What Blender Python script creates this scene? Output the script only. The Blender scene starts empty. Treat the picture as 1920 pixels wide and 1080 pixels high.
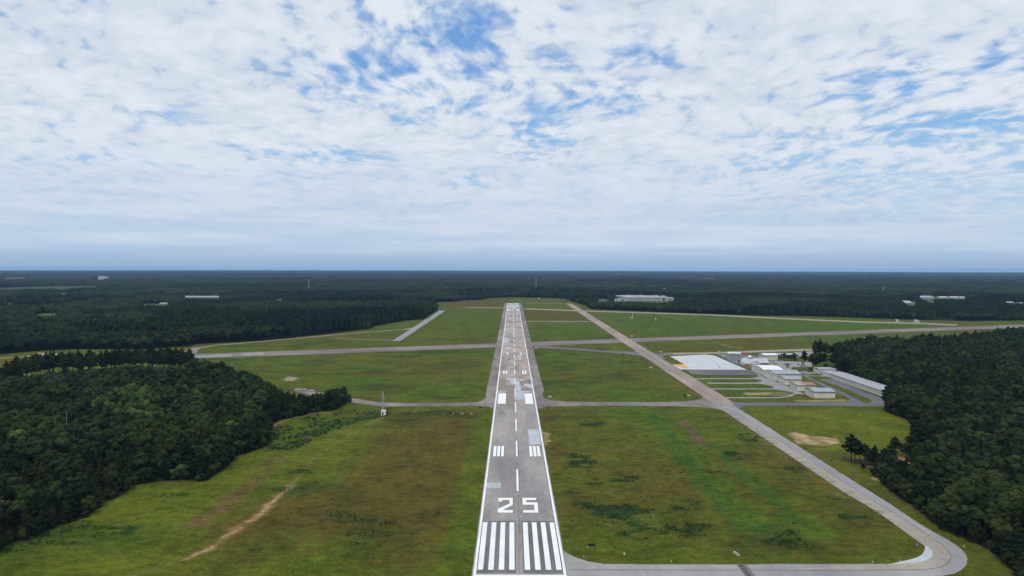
import bpy, bmesh, math, random
import numpy as np
from mathutils import Vector, Matrix
from mathutils.geometry import tessellate_polygon
random.seed(7); rng = np.random.default_rng(7)
S = bpy.context.scene; COL = S.collection
R_ = math.radians
# ---------------------------------------------------------------- camera
F, CH, PITCH, ROLL = 1370., 102., math.atan(38.8/1370.), R_(.12)
cd = bpy.data.cameras.new('camera'); cam = bpy.data.objects.new('camera', cd); COL.objects.link(cam)
cd.sensor_width = 36; cd.lens = F/1920*36; cd.clip_start = 1; cd.clip_end = 120000
cam.matrix_world = Matrix.Translation((0,0,CH)) @ Matrix.Rotation(math.pi/2-PITCH,4,'X') @ Matrix.Rotation(ROLL,4,'Z')
S.camera = cam
def g(px, py, z=0.):
    """where the sight line of a photo pixel meets the plane at height z"""
    u, v = px-960, py-540; c, s = math.cos(ROLL), math.sin(ROLL)
    u, v = u*c+v*s, -u*s+v*c
    t = (CH-z)/(F*math.sin(PITCH)+v*math.cos(PITCH))
    return (u*t, (F*math.cos(PITCH)-v*math.sin(PITCH))*t)
def G(pts, z=0.): return [g(x,y,z) for x,y in pts]
# ---------------------------------------------------------------- light
SUN = Vector((-.20,-.52,1.0)).normalized()
EL, AZ = math.asin(SUN.z), math.atan2(SUN.x, SUN.y)
sd = bpy.data.lights.new('sun','SUN'); sun = bpy.data.objects.new('sun', sd); COL.objects.link(sun)
sd.energy = 1.5; sd.angle = R_(10); sd.color = (1,.93,.83)
sun.rotation_euler = SUN.to_track_quat('Z','Y').to_euler()
S.view_settings.view_transform = 'Standard'; S.view_settings.look = 'None'
S.view_settings.exposure = 0; S.view_settings.gamma = 1
S.render.engine = 'CYCLES'; S.cycles.volume_bounces = 0; S.cycles.max_bounces = 6
S.cycles.diffuse_bounces = 2; S.cycles.transparent_max_bounces = 8
# node helper
class N:
    def __init__(s, tree): s.t = tree; s.n = tree.nodes; s.l = tree.links
    def new(s, kind, ins=None, **kw):
        n = s.n.new(kind)
        for k, v in kw.items(): setattr(n, k, v)
        for k, v in (ins or {}).items():
            if isinstance(v, bpy.types.NodeSocket): s.l.new(v, n.inputs[k])
            else: n.inputs[k].default_value = v
        return n
    def math(s, op, a, b=0., c=None, clamp=False):
        ins = {0:a, 1:b}
        if c is not None: ins[2] = c
        return s.new('ShaderNodeMath', ins, operation=op, use_clamp=clamp).outputs[0]
    def vmath(s, op, a, b=(0,0,0)):
        n = s.new('ShaderNodeVectorMath', {0:a, 1:b}, operation=op)
        return n.outputs['Value'] if op in ('LENGTH','DOT_PRODUCT') else n.outputs[0]
    def noise(s, vec, scale, detail=4, rough=.55, dist=0.):
        return s.new('ShaderNodeTexNoise', {'Vector':vec,'Scale':scale,'Detail':detail,'Roughness':rough,'Distortion':dist}).outputs[0]
    def ramp(s, x, lo, hi, a=0., b=1., smooth=True):
        return s.new('ShaderNodeMapRange', {'Value':x,'From Min':lo,'From Max':hi,'To Min':a,'To Max':b},
                     interpolation_type='SMOOTHSTEP' if smooth else 'LINEAR').outputs[0]
    def mix(s, f, a, b, mode='MIX'):
        n = s.new('ShaderNodeMix', data_type='RGBA', blend_type=mode, clamp_factor=True)
        for i, v in ((0,f),(6,a),(7,b)):
            if isinstance(v, bpy.types.NodeSocket): s.l.new(v, n.inputs[i])
            else: n.inputs[i].default_value = v if i == 0 else (tuple(v)+(1,))[:4]
        return n.outputs[2]
# ---------------------------------------------------------------- sky
W = bpy.data.worlds.new('World'); S.world = W; W.use_nodes = True
W.node_tree.nodes.clear(); w = N(W.node_tree)
sky = w.new('ShaderNodeTexSky', sky_type='NISHITA', sun_disc=False, sun_elevation=EL, sun_rotation=AZ,
            altitude=100, air_density=1.0, dust_density=.6, ozone_density=1.5).outputs[0]
d = w.new('ShaderNodeTexCoord').outputs['Generated']
d = w.vmath('NORMALIZE', d)
sep = w.new('ShaderNodeSeparateXYZ', {0:d}); dx, dy, dz = sep.outputs
zz = w.math('ADD', w.math('MAXIMUM', dz, 0.), .17)
cx = w.math('DIVIDE', dx, zz); cy = w.math('DIVIDE', dy, zz)
plane = w.new('ShaderNodeCombineXYZ', {0:cx, 1:cy, 2:0.}).outputs[0]
warp = w.new('ShaderNodeTexNoise', {'Vector':plane,'Scale':.9,'Detail':3}).outputs['Color']
pl2 = w.vmath('ADD', plane, w.vmath('SCALE', w.vmath('SUBTRACT', warp, (.5,.5,.5))))
w.n[-1].inputs[3].default_value = .45
wn = [n for n in w.n if n.type == 'VECT_MATH' and n.operation == 'SCALE'][0]; wn.inputs[3].default_value = .5
big = w.noise(pl2, .55, 3, .5)
rip = w.noise(w.vmath('MULTIPLY', pl2, (1.,.72,1)), 16., 5, .5, .2)       # small altocumulus cells
mid = w.noise(w.vmath('MULTIPLY', pl2, (.8,.75,1)), 5.6, 6, .55, .2)
def gap(px, py, rx, ry):
    v = Vector(((px-960)/F, 1, (501.2-py)/F)); q = v.length; v /= q
    dd = w.vmath('MULTIPLY', w.vmath('SUBTRACT', d, tuple(v)), (F/rx, 0, F/ry))
    return w.ramp(w.vmath('LENGTH', dd), .15, 1.35, 1., 0.)
holes = None
for (a, b, rx, ry, k) in ((870,105,130,85,.95),(700,140,170,75,.8),(800,180,190,60,.75),(1010,235,90,95,.9),(1110,185,150,65,.8),(1205,95,110,45,.85),(950,150,220,110,.5),
        (830,20,210,40,.75),(1660,150,130,60,.8),(1800,240,170,42,1.),(1850,120,150,50,.7),(1560,285,230,50,.6),(1760,350,260,95,.75),
        (600,295,150,22,.85),(890,338,60,26,.7),(230,303,90,12,.6),(300,225,70,16,.5),(1880,420,230,60,.55),(720,40,70,30,.6),(140,185,50,10,.4)):
    h = w.math('MULTIPLY', gap(a,b,rx,ry), k)
    holes = h if holes is None else w.math('MAXIMUM', holes, h)
cov = w.math('ADD', w.math('MULTIPLY', rip, 1.0), w.math('ADD', w.math('MULTIPLY', mid, .68), w.math('MULTIPLY', big, .30)))
cov = w.math('ADD', cov, -.44)                      # ~.5 average
cov = w.math('SUBTRACT', cov, w.math('MULTIPLY', holes, .30))
alpha = w.ramp(cov, .10, .48)
alpha = w.math('ADD', w.math('MULTIPLY', alpha, .95), .03)
bright = w.math('ADD', w.math('MULTIPLY', rip, .55), w.math('ADD', w.math('MULTIPLY', mid, .75), w.math('MULTIPLY', big, -.25)))
cloud = w.mix(w.ramp(bright, .36, .70), (6.2,7.0,8.0), (7.65,8.2,8.9))
edge = w.math('MULTIPLY', w.ramp(cov, .16, .3, 1., 0.), 0.0)
blue = w.mix(1., sky, (.42,.70,1.02), 'MULTIPLY')
blue = w.mix(.65, blue, (1.9,4.3,8.4))
blue = w.mix(w.ramp(dz, .06, .30), (3.0,5.6,8.2), blue)
col = w.mix(alpha, blue, cloud)
low = w.mix(w.ramp(w.noise(w.vmath('MULTIPLY', d, (3,3,40)), 1.6, 4, .5), .35, .65), (4.7,6.0,7.8), (5.8,6.8,8.2))
col = w.mix(w.ramp(dz, .0, .20, 1., 0.), col, low)
hz = w.mix(w.ramp(dz, -.002, .035), w.mix(w.ramp(dz, -.001, .001, 1, 0), (3.1,4.5,6.5), (7.4,9.8,13.6)), col)  # added glow in the colour below the horizon, lifts the dark haze strip
bg = w.new('ShaderNodeBackground', {'Color':hz, 'Strength':.1})
w.new('ShaderNodeOutputWorld', {'Surface':bg.outputs[0]})
# ---------------------------------------------------------------- materials
def mat(name, build=None, color=(.5,.5,.5), rough=.85, metal=0., spec=.3):
    m = bpy.data.materials.new(name); m.use_nodes = True; m.node_tree.nodes.clear(); n = N(m.node_tree)
    ins = {'Roughness':rough, 'Metallic':metal, 'Specular IOR Level':spec}
    c = build(n, ins) if build else None
    if c is None: c = tuple(color)+(1,)
    ins['Base Color'] = c
    b = n.new('ShaderNodeBsdfPrincipled', ins)
    n.new('ShaderNodeOutputMaterial', {'Surface':b.outputs[0]})
    return m
def simple(name, color, rough=.7, metal=0., spec=.3, var=.12, scale=.8):
    def b(n, ins):
        p = n.new('ShaderNodeTexCoord').outputs['Object']
        f = n.noise(p, scale, 4)
        return n.mix(n.ramp(f,.3,.7), [c*(1-var) for c in color], [min(1,c*(1+var)) for c in color])
    return mat(name, b, rough=rough, metal=metal, spec=spec)
def pos(n): return n.new('ShaderNodeNewGeometry').outputs['Position']
def m_ground(n, ins):
    p = pos(n); a = n.new('ShaderNodeAttribute', attribute_name='tint').outputs['Color']
    f1 = n.noise(p, .8, 6, .8); f2 = n.noise(n.vmath('MULTIPLY', p, (.8,1,1)), .25, 6, .75); f3 = n.noise(p, .05, 5, .6)
    v = n.math('ADD', n.math('MULTIPLY', f1, .55), n.math('ADD', n.math('MULTIPLY', f2, .75), n.math('MULTIPLY', f3, .4)))
    c = n.mix(1., a, n.mix(n.ramp(v, .68, 1.02, 0, 1, False), (.40,.40,.42), (1.60,1.60,1.58)), 'MULTIPLY')
    w2 = n.noise(n.vmath('ADD', p, (37,11,5)), .11, 6, .7)
    c = n.mix(n.ramp(w2, .50, .68, 0, .50), c, n.mix(1., c, (1.25,.88,.85), 'MULTIPLY'))
    w3 = n.noise(n.vmath('ADD', p, (5,81,5)), .06, 6, .7)
    c = n.mix(n.ramp(w3, .50, .66, 0, .5), c, n.mix(1., c, (.75,1.12,.85), 'MULTIPLY'))
    bmp = n.new('ShaderNodeBump', {'Height':f1, 'Strength':.9, 'Distance':.45})
    ins['Normal'] = bmp.outputs[0]; ins['Specular IOR Level'] = .1; ins['Roughness'] = 1
    return c
M = {}
M['ground'] = mat('ground', m_ground)
def pave(name, base, var, joints=None, streak=(1,1,1), jcol=.72, tint2=None, fine=.5):
    def b(n, ins):
        p = pos(n)
        f = n.noise(n.vmath('MULTIPLY', p, streak), .07, 6, .62)
        f2 = n.noise(p, fine, 5, .65)
        v = n.math('ADD', n.math('MULTIPLY', f, .7), n.math('MULTIPLY', f2, .3))
        c = n.mix(n.ramp(v,.36,.64), [x*(1-var) for x in base], [x*(1+var) for x in base])
        if tint2:
            f3 = n.noise(n.vmath('MULTIPLY', p, streak), .021, 4, .55)
            c = n.mix(n.ramp(f3,.42,.60), c, n.mix(1., c, tint2, 'MULTIPLY'))
        if joints:
            sx, sy, ox = joints
            br = n.new('ShaderNodeTexBrick', {'Vector':n.vmath('SUBTRACT', p, (ox,0,0)), 'Color1':(1,1,1,1), 'Color2':(.90,.90,.91,1),
                  'Mortar':(jcol,jcol,jcol,1), 'Scale':1., 'Mortar Size':.07, 'Mortar Smooth':.3, 'Brick Width':sx, 'Row Height':sy}, offset=0.)
            c = n.mix(1., c, br.outputs[0], 'MULTIPLY')
        ins['Specular IOR Level'] = .2; ins['Roughness'] = .9
        return c
    return mat(name, b)
M['runway'] = pave('runway_concrete', (.435,.350,.312), .18, (3.8,6.1,2.8), (1,.22,1), tint2=(.80,.82,.87))
M['runway_near'] = pave('near_runway_concrete', (.350,.315,.295), .20, (3.8,6.1,2.8), (1,.22,1), tint2=(.80,.83,.88))
M['shoulder'] = pave('old_shoulder', (.262,.220,.208), .26, (7.6,7.6,2.8), (1,.25,1), tint2=(.72,.74,.8))
M['cross'] = pave('old_strip', (.240,.198,.186), .24, None, (.3,1,1), tint2=(.72,.74,.8))
M['taxi'] = pave('taxiway_asphalt', (.325,.315,.312), .14, None, (1,.3,1), tint2=(.85,.86,.9))
M['taxi_far'] = pave('taxiway_concrete_far', (.375,.300,.250), .14, (7.6,7.6,151), (1,.25,1), tint2=(.8,.82,.88))
M['taxi_conc'] = pave('taxiway_concrete', (.365,.325,.280), .12, (7.5,5.5,151), (1,.3,1), jcol=.42)
M['apron'] = pave('white_concrete', (.56,.58,.61), .05, (6.1,6.1,182), jcol=.86)
M['asphalt'] = pave('dark_asphalt', (.155,.152,.172), .16, None, (.5,1,1), tint2=(.82,.82,.86))
M['lane'] = pave('grey_lane', (.285,.280,.285), .10)
M['road'] = pave('tan_road', (.31,.275,.215), .16)
M['dirt'] = pave('bare_sand', (.36,.25,.15), .25)
M['clay'] = pave('red_clay', (.30,.15,.085), .25)
M['patch'] = pave('new_patch', (.46,.49,.53), .12)
M['patch2'] = pave('tan_patch', (.27,.235,.20), .10, (3.8,6.1,2.8), jcol=.85)
M['patch3'] = pave('dark_patch', (.165,.160,.162), .30, None, (1,.2,1), fine=.8)
M['paint'] = pave('white_paint', (.82,.84,.87), .07, fine=1.2)
M['worn'] = pave('worn_paint', (.40,.42,.44), .25)
M['blackpaint'] = simple('black_paint', (.022,.022,.026), .9)
M['orange'] = pave('orange_paint', (.72,.36,.07), .12)
# ---------------------------------------------------------------- mesh helpers
class MB:
    def __init__(s): s.v = []; s.f = []; s.m = []
    def add(s, vs, fs, mi=0):
        o = len(s.v); s.v += [tuple(v) for v in vs]; s.f += [tuple(i+o for i in f) for f in fs]; s.m += [mi]*len(fs)
    def box(s, x0,x1,y0,y1,z0,z1, mi=0):
        s.add([(x,y,z) for z in (z0,z1) for y in (y0,y1) for x in (x0,x1)],
              [(0,2,3,1),(4,5,7,6),(0,1,5,4),(1,3,7,5),(3,2,6,7),(2,0,4,6)], mi)
    def tube(s, a, b, r0, r1=None, n=8, mi=0):
        a, b = Vector(a), Vector(b); r1 = r0 if r1 is None else r1
        q = (b-a).to_track_quat('Z','Y'); vs = []
        for c, r in ((a,r0),(b,r1)):
            for i in range(n): vs.append(c + q @ Vector((r*math.cos(2*math.pi*i/n), r*math.sin(2*math.pi*i/n), 0)))
        s.add(vs, [(i,(i+1)%n,n+(i+1)%n,n+i) for i in range(n)]+[tuple(range(n))[::-1], tuple(range(n,2*n))], mi)
    def poly(s, pts, z, mi=0):
        p3 = [Vector((x,y,0)) for x,y in pts]
        tr = tessellate_polygon([p3]); out = []
        for a,b,c in tr:
            n = (p3[b]-p3[a]).cross(p3[c]-p3[a]).z
            out.append((a,b,c) if n > 0 else (a,c,b))
        s.add([(x,y,z) for x,y in pts], out, mi)
    def ball(s, c, r, n=8, k=5, mi=0):
        c = Vector(c); r = r if hasattr(r,'__len__') else (r,r,r); vs = [c+Vector((0,0,r[2]))]
        for j in range(1,k):
            t = math.pi*j/k
            for i in range(n):
                a = 2*math.pi*i/n; vs.append(c+Vector((r[0]*math.sin(t)*math.cos(a), r[1]*math.sin(t)*math.sin(a), r[2]*math.cos(t))))
        vs.append(c-Vector((0,0,r[2]))); fs = [(0,1+i,1+(i+1)%n) for i in range(n)]
        for j in range(k-2):
            o = 1+j*n; fs += [(o+i,o+n+i,o+n+(i+1)%n,o+(i+1)%n) for i in range(n)]
        o = 1+(k-2)*n; L = len(vs)-1; fs += [(o+(i+1)%n,o+i,L) for i in range(n)]
        s.add(vs, fs, mi)
    def mesh(s, name, mats):
        me = bpy.data.meshes.new(name); me.from_pydata(s.v, [], s.f)
        for m in (mats if isinstance(mats,(list,tuple)) else [mats]): me.materials.append(M[m] if isinstance(m,str) else m)
        if any(s.m): me.polygons.foreach_set('material_index', s.m)
        me.update(); return me
    def build(s, name, mats, parent=None, loc=None):
        o = bpy.data.objects.new(name, s.mesh(name, mats)); COL.objects.link(o)
        if parent: o.parent = parent
        if loc: o.location = loc
        return o
def tag(o, label=None, cat=None, group=None, kind=None):
    for k, v in (('label',label),('category',cat),('group',group),('kind',kind)):
        if v: o[k] = v
    return o
def thing(name, label, cat, loc, rz=0, group=None):
    o = bpy.data.objects.new(name, None); COL.objects.link(o); o.location = loc; o.rotation_euler = (0,0,rz)
    o.empty_display_size = .5
    return tag(o, label, cat, group)
def rough_edge(pts, step=4., amp=.35):
    out = []
    for i, a in enumerate(pts):
        b = pts[(i+1) % len(pts)]; L = math.hypot(b[0]-a[0], b[1]-a[1]); st = step*(1+max(0,a[1]-400)/300); k = max(1, int(min(L/st, 60)))
        nx, ny = (b[1]-a[1])/max(L,1e-6), -(b[0]-a[0])/max(L,1e-6)
        for j in range(k):
            t = j/k; e = random.uniform(-amp, amp) if j else 0
            out.append((a[0]+(b[0]-a[0])*t+nx*e, a[1]+(b[1]-a[1])*t+ny*e))
    return out
def smooth(pts, closed=True, it=2):
    for _ in range(it):
        o = []
        for i in range(len(pts)):
            a, b = pts[i], pts[(i+1)%len(pts)]
            o += [(a[0]*.75+b[0]*.25, a[1]*.75+b[1]*.25), (a[0]*.25+b[0]*.75, a[1]*.25+b[1]*.75)]
        pts = o
    return pts
def band(line, w_, z=0):
    """ground strip along a world polyline"""
    L, Rr = [], []
    for i, p in enumerate(line):
        a = Vector(line[max(0,i-1)]); b = Vector(line[min(len(line)-1,i+1)]); t = (b-a).normalized(); n = Vector((-t.y,t.x))*w_/2
        L.append((p[0]+n.x,p[1]+n.y)); Rr.append((p[0]-n.x,p[1]-n.y))
    return L+Rr[::-1]
def sheet(name, polys, z, m, amp=.35):
    b = MB()
    for i, p in enumerate(polys): b.poly(rough_edge(p, amp=amp) if amp else p, z+.004*i)
    return tag(b.build(name, m), kind='structure')
# ---------------------------------------------------------------- numpy noise
def vnoise(x, y, s, seed):
    x = x/s; y = y/s; xi = np.floor(x).astype(np.int64); yi = np.floor(y).astype(np.int64); fx = x-xi; fy = y-yi
    fx = fx*fx*(3-2*fx); fy = fy*fy*(3-2*fy)
    def h(a, b):
        v = (a*374761393 + b*668265263 + seed*1442695041) & 0xffffffff
        v = ((v ^ (v >> 13))*1274126177) & 0xffffffff; v = v ^ (v >> 16)
        return (v & 0xffff)/65535.
    return (h(xi,yi)*(1-fx)+h(xi+1,yi)*fx)*(1-fy)+(h(xi,yi+1)*(1-fx)+h(xi+1,yi+1)*fx)*fy
def fbm(x, y, s, seed, o=4):
    t = 0; a = 1; n = 0
    for i in range(o): t = t+a*vnoise(x, y, s, seed+i); n += a; a *= .55; s /= 2.1
    return t/n
def inside(x, y, poly):
    r = np.zeros(x.shape, bool); n = len(poly)
    for i in range(n):
        (x0,y0),(x1,y1) = poly[i], poly[(i+1)%n]
        c = ((y0 > y) != (y1 > y)) & (x < (x1-x0)*(y-y0)/((y1-y0) if y1 != y0 else 1e-9)+x0); r ^= c
    return r
def sdist(x, y, poly, closed=True):
    """signed distance to polygon, positive inside"""
    dm = np.full(x.shape, 1e18); n = len(poly)
    for i in range(n if closed else n-1):
        (x0,y0),(x1,y1) = poly[i], poly[(i+1)%n]; ex, ey = x1-x0, y1-y0
        t = np.clip(((x-x0)*ex+(y-y0)*ey)/max(ex*ex+ey*ey,1e-9), 0, 1)
        dm = np.minimum(dm, (x-x0-t*ex)**2+(y-y0-t*ey)**2)
    dm = np.sqrt(dm)
    return np.where(inside(x,y,poly), dm, -dm) if closed else dm
def relief(x, y):
    r2 = x*x+y*y; z = -np.maximum(0, r2-2500.**2)/(2*7.39e6); r = np.sqrt(r2)
    k = np.clip((r-3200)/6000, 0, 1)
    return z + k*((fbm(x,y,4200.,91,3)-.5)*34)
# ---------------------------------------------------------------- woods outlines (world)
LW = G([(0,1036),(24,1016),(56,1012),(92,994),(131,980),(159,972),(199,942),(239,925),(245,911),(298,903),(346,900),(382,903),(422,879),
        (444,855),(472,847),(503,837),(507,821),(499,799),(531,787),(595,773),(636,768),(645,753)]) + \
     G([(650,759),(625,759),(600,757)]) + G([(580,733),(567,722),(531,712),(480,696),(448,688),(424,674),(395,668),(362,663),(345,659)], 17) + G([(345,658),(287,655),(225,658),(150,663),(100,664),(45,672)], 19) + \
     [(-520,690),(-620,640),(-640,300),(-330,205),(-205,210)]
RW_ = G([(1920,1092),(1896,1072),(1854,1030),(1810,1012),(1768,996),(1727,960),(1690,935),(1654,908),(1646,893)]) + \
      G([(1680,893),(1700,880),(1712,868),(1703,852),(1728,815),(1735,803),(1690,784),(1656,770),(1668,752)]) + [(314,565),(314,672)] + \
      G([(1600,702),(1580,697),(1566,688),(1566,677),(1570,672),(1540,664.5),(1526,661)]) + \
      G([(1526,645),(1578,639),(1611,630),(1650,631),(1700,632),(1750,626),(1800,627),(1822,622),(1836,621),(1870,616),(1920,611)],17) + \
      [(1000,1280),(1100,900),(700,400),(300,180),(195,190)]
FAR = [(-2500,300),(-1400,500)] + G([(0,665),(28,662),(60,659),(130,655),(230,655),(275,654.5),(312,652),(350,650),(375,645),(475,640),(540,634),(692,617),(702,612),(762,601),
        (792,599),(820,582),(810,567),(862,565),(867,563),(905,562),(915,559),(955,557.5),(1000,558),(1060,560),(1072,565),(1095,572),(1110,580),(1210,584),
        (1335,589),(1435,592),(1497,592.5),(1615,596),(1725,600),(1815,602),(1920,601)]) + [(1500,1500),(3000,1500)]
FARC = FAR + [(60000,1500),(60000,90000),(-60000,90000),(-60000,300)]
FIELDS = [G(q) for q in ([(66,594),(70,588),(105,588),(110,593)],[(98,552),(102,549),(130,549),(130,553)],[(138,552),(140,549),(158,549),(156,552)],
        [(335,558.5),(350,555.5),(412,556),(412,558.8)],[(1118,566),(1122,561),(1140,560.5),(1140,566)],[(1233,543),(1236,540.5),(1258,540.5),(1256,543)],
        [(1297,542),(1298,539),(1313,539),(1311,542.5)],[(1735,567),(1737,561.5),(1751,561.5),(1750,567)],[(516,563),(518,560),(532,560),(532,563)],
        [(634,550),(636,547.5),(652,547.5),(650,550)],[(12,573),(14,567),(28,567),(28,572)],[(1148,566),(1160,556),(1255,556),(1262,565),(1225,566.5)],
        [(1695,572),(1698,563),(1712,563),(1712,572)],[(1724,560.5),(1725,555.5),(1812,556),(1812,561.5)],[(1750,588),(1750,586),(1790,586),(1790,588)],
        [(0,521),(40,519),(60,522),(20,524)],[(1885,571),(1885,567.5),(1925,567),(1925,571)],[(180,526),(184,521),(206,521),(208,526)],
        [(60,569),(60,566),(92,566),(90,569)],[(262,573),(266,570),(320,570),(318,574)],[(1310,522),(1312,520),(1350,520),(1348,522)])]
# ---------------------------------------------------------------- ground sheet
def lines(*seg):
    out = [seg[0]]
    for end, st in seg[1:]:
        k = max(1, int(round((end-out[-1])/st))); a = out[-1]; out += [a+(end-a)*(i+1)/k for i in range(k)]
    return out
def geo(a, end, st, q):
    out = []
    while a < end: a += st; st *= q; out.append(a)
    return out
ys = lines(150,(240,3),(460,1.5),(1000,3.2),(2250,9)); ys = [-6000,-3000,-1000,-200,60]+ys+geo(2250,42000,14,1.045)
xr = lines(0,(280,1.7),(700,4),(1500,14)); xr += geo(1500,36000,22,1.07)
xs = [-a for a in xr[::-1]]+xr[1:]
X, Y = np.meshgrid(np.array(xs), np.array(ys)); nx_, ny_ = len(xs), len(ys)
x = X.ravel(); y = Y.ravel()
wx = x+(fbm(x,y,14.,3,3)-.5)*9; wy = y+(fbm(x,y,14.,13,3)-.5)*9
BR = (fbm(x,y,120.,5,5)-.5)*1.5 + (fbm(x,y,24.,15,4)-.5)*.9    # brownness
LU = (fbm(x,y,90.,25,5)-.5)*1.3 + (fbm(x*.25,y,18.,35,3)-.5)*.7  # lushness
YE = np.zeros_like(x)
def zone(poly, feather=10., warpd=True):
    X_, Y_ = (wx, wy) if warpd else (x, y)
    x0 = min(p[0] for p in poly)-feather*1.5; x1 = max(p[0] for p in poly)+feather*1.5; y0 = min(p[1] for p in poly)-feather*1.5; y1 = max(p[1] for p in poly)+feather*1.5
    m = (x > x0-10) & (x < x1+10) & (y > y0-10) & (y < y1+10); out = np.zeros_like(x)
    out[m] = np.clip(sdist(X_[m],Y_[m],poly)/feather+.5, 0, 1); return out
def stroke(line, w_, feather=2., warpd=True):
    X_, Y_ = (wx, wy) if warpd else (x, y); m = (x > min(p[0] for p in line)-40) & (x < max(p[0] for p in line)+40) & (y > min(p[1] for p in line)-40) & (y < max(p[1] for p in line)+40)
    out = np.zeros_like(x); out[m] = np.clip((w_/2-sdist(X_[m],Y_[m],line,False))/feather+.5, 0, 1); return out
# left near field: brown centre, green margins
Z1 = zone(G([(700,775),(912,768),(905,850),(885,900),(880,960),(860,1000),(800,1085),(690,1090),(720,1000),(560,985),(420,1010),(470,950),(600,930),(700,870)]), 22)
BR += .80*Z1; LU -= .3*Z1
Z2 = zone(G([(0,1040),(240,925),(480,850),(560,800),(700,770),(700,800),(560,900),(430,980),(330,1060),(200,1085),(0,1090)]), 18); BR -= .35*Z2; YE += .30*Z2
Z3 = zone(G([(500,800),(640,770),(740,765),(700,775),(560,840),(505,845)]), 6); BR -= .35*Z3; LU -= .6*Z3; YE -= .5*Z3
BR -= .75*np.exp(-((x+19)/6.5)**2)*(y < 1000); LU += .08*np.exp(-((x+19)/6.5)**2)*(y < 520)
BR += .28*np.exp(-((x-24)/5)**2)*(y < 520)
# right near field
Z4 = zone(G([(1020,768),(1200,765),(1250,860),(1300,960),(1080,1000),(1035,900)]), 25); BR += .16*Z4
Z5 = zone(G([(1200,775),(1240,770),(1330,850),(1400,930),(1450,1000),(1400,1000),(1300,900),(1230,820)]), 8); BR -= .6*Z5; LU += .5*Z5
Z6 = zone(G([(1330,835),(1345,833),(1480,930),(1560,1000),(1520,1010),(1400,900)]), 8); BR -= .5*Z6; LU += .5*Z6
Z7 = zone(G([(1380,820),(1500,860),(1660,980),(1720,1040),(1560,1050),(1560,960)]), 20); BR += .12*Z7
# mid blocks
Z8 = zone(G([(430,672),(930,655),(915,752),(760,752),(600,735)]), 15); LU += .12*Z8
Z9 = zone(G([(440,674),(700,662),(720,672),(600,700),(520,690)]), 15); BR += .1*Z9; YE += .2*Z9
for q, k in (([(760,690),(920,670),(910,730),(800,720)],.30),([(560,690),(640,685),(640,697),(560,700)],.3)): BR += k*zone(G(q),15)
LU += .5*zone(G([(640,712),(700,706),(760,716),(700,724)]),12); BR -= .5*zone(G([(640,712),(700,706),(760,716),(700,724)]),12)
LU += .4*zone(G([(1010,655),(1160,668),(1200,690),(1100,700),(1015,700)]),25)
BR += .2*zone(G([(1080,668),(1200,680),(1290,735),(1150,745)]),25)
# beyond the crossing strip
LU += .55*zone(G([(995,606),(1130,606),(1180,634),(1000,637)]),15); LU += .75*zone(G([(1135,590),(1440,598),(1640,606),(1760,612),(1440,624),(1200,632)]),30)
BR += .7*zone(G([(990,580),(1075,584),(1115,600),(992,601)]),30); BR += .55*zone(G([(1195,650),(1400,640),(1500,640),(1520,652),(1260,661)]),20)
BR += .5*zone(G([(985,560),(1070,562),(1072,568),(985,568)]),40); BR += .8*zone(G([(815,566),(950,558),(945,574),(835,576)]),60)
LU += .55*zone(G([(1500,628),(1800,612),(1920,616),(1600,642),(1440,648)]),25)
LU += .5*zone(G([(840,580),(940,580),(934,625),(860,610)]),60); BR += .35*zone(G([(640,625),(735,620),(735,636),(600,645)]),20)
YE += .5*zone(G([(-300,720),(0,672),(150,662),(350,655),(400,680),(0,720)]),15)
YE += .55*zone(G([(1395,766),(1655,768),(1733,803),(1735,815),(1640,858),(1590,862),(1500,835)]),10); BR -= .35*zone(G([(1395,766),(1655,768),(1733,803),(1735,815),(1640,858),(1590,862),(1500,835)]),10)
LU += .5*zone(G([(1300,702),(1420,704),(1460,720),(1460,735),(1380,744),(1330,735)]),4)
# mowing stripes
mow = .20*np.sin(x*2*math.pi/7.3)*(np.abs(x+70) < 55)*(y < 560); BR += mow
mow2 = .16*np.sin((x*math.cos(.1)-y*.07)*2*math.pi/8.)*(x > 70)*(x < 150)*(y < 540); BR += mow2
YE += np.clip((fbm(x,y,34.,141,4)-.50)*2.2,0,.45)
C_green = np.array((.075,.096,.0075)); C_brown = np.array((.086,.064,.0120)); C_lush = np.array((.050,.099,.0058)); C_yel = np.array((.115,.130,.009))
def lerp(a, b, t): return a+(b-a)*t[:,None]
c = np.tile(C_green, (len(x),1))
c = lerp(c, C_lush, np.clip(LU*1.1+.12, 0, 1)); c = lerp(c, C_yel, np.clip(YE, 0, 1)*.85); c = lerp(c, C_brown, np.clip(BR*1.15+.16, 0, 1)*.85)
Z5b = zone(G([(1212,775),(1228,775),(1262,815),(1330,900),(1362,950),(1392,985),(1362,985),(1335,950),(1296,900),(1238,815)]),3)
Z6b = zone(G([(1318,832),(1336,830),(1400,880),(1480,950),(1500,985),(1465,985),(1440,950),(1380,890)]),3)
Z6c = zone(G([(1360,985),(1500,980),(1485,990),(1440,1005),(1420,1040),(1400,1040),(1395,1010),(1365,1000)]),5)
c = lerp(c, np.array((.034,.086,.013)), np.maximum(np.maximum(Z5b,Z6b),.5*Z6c)*.62)
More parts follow.
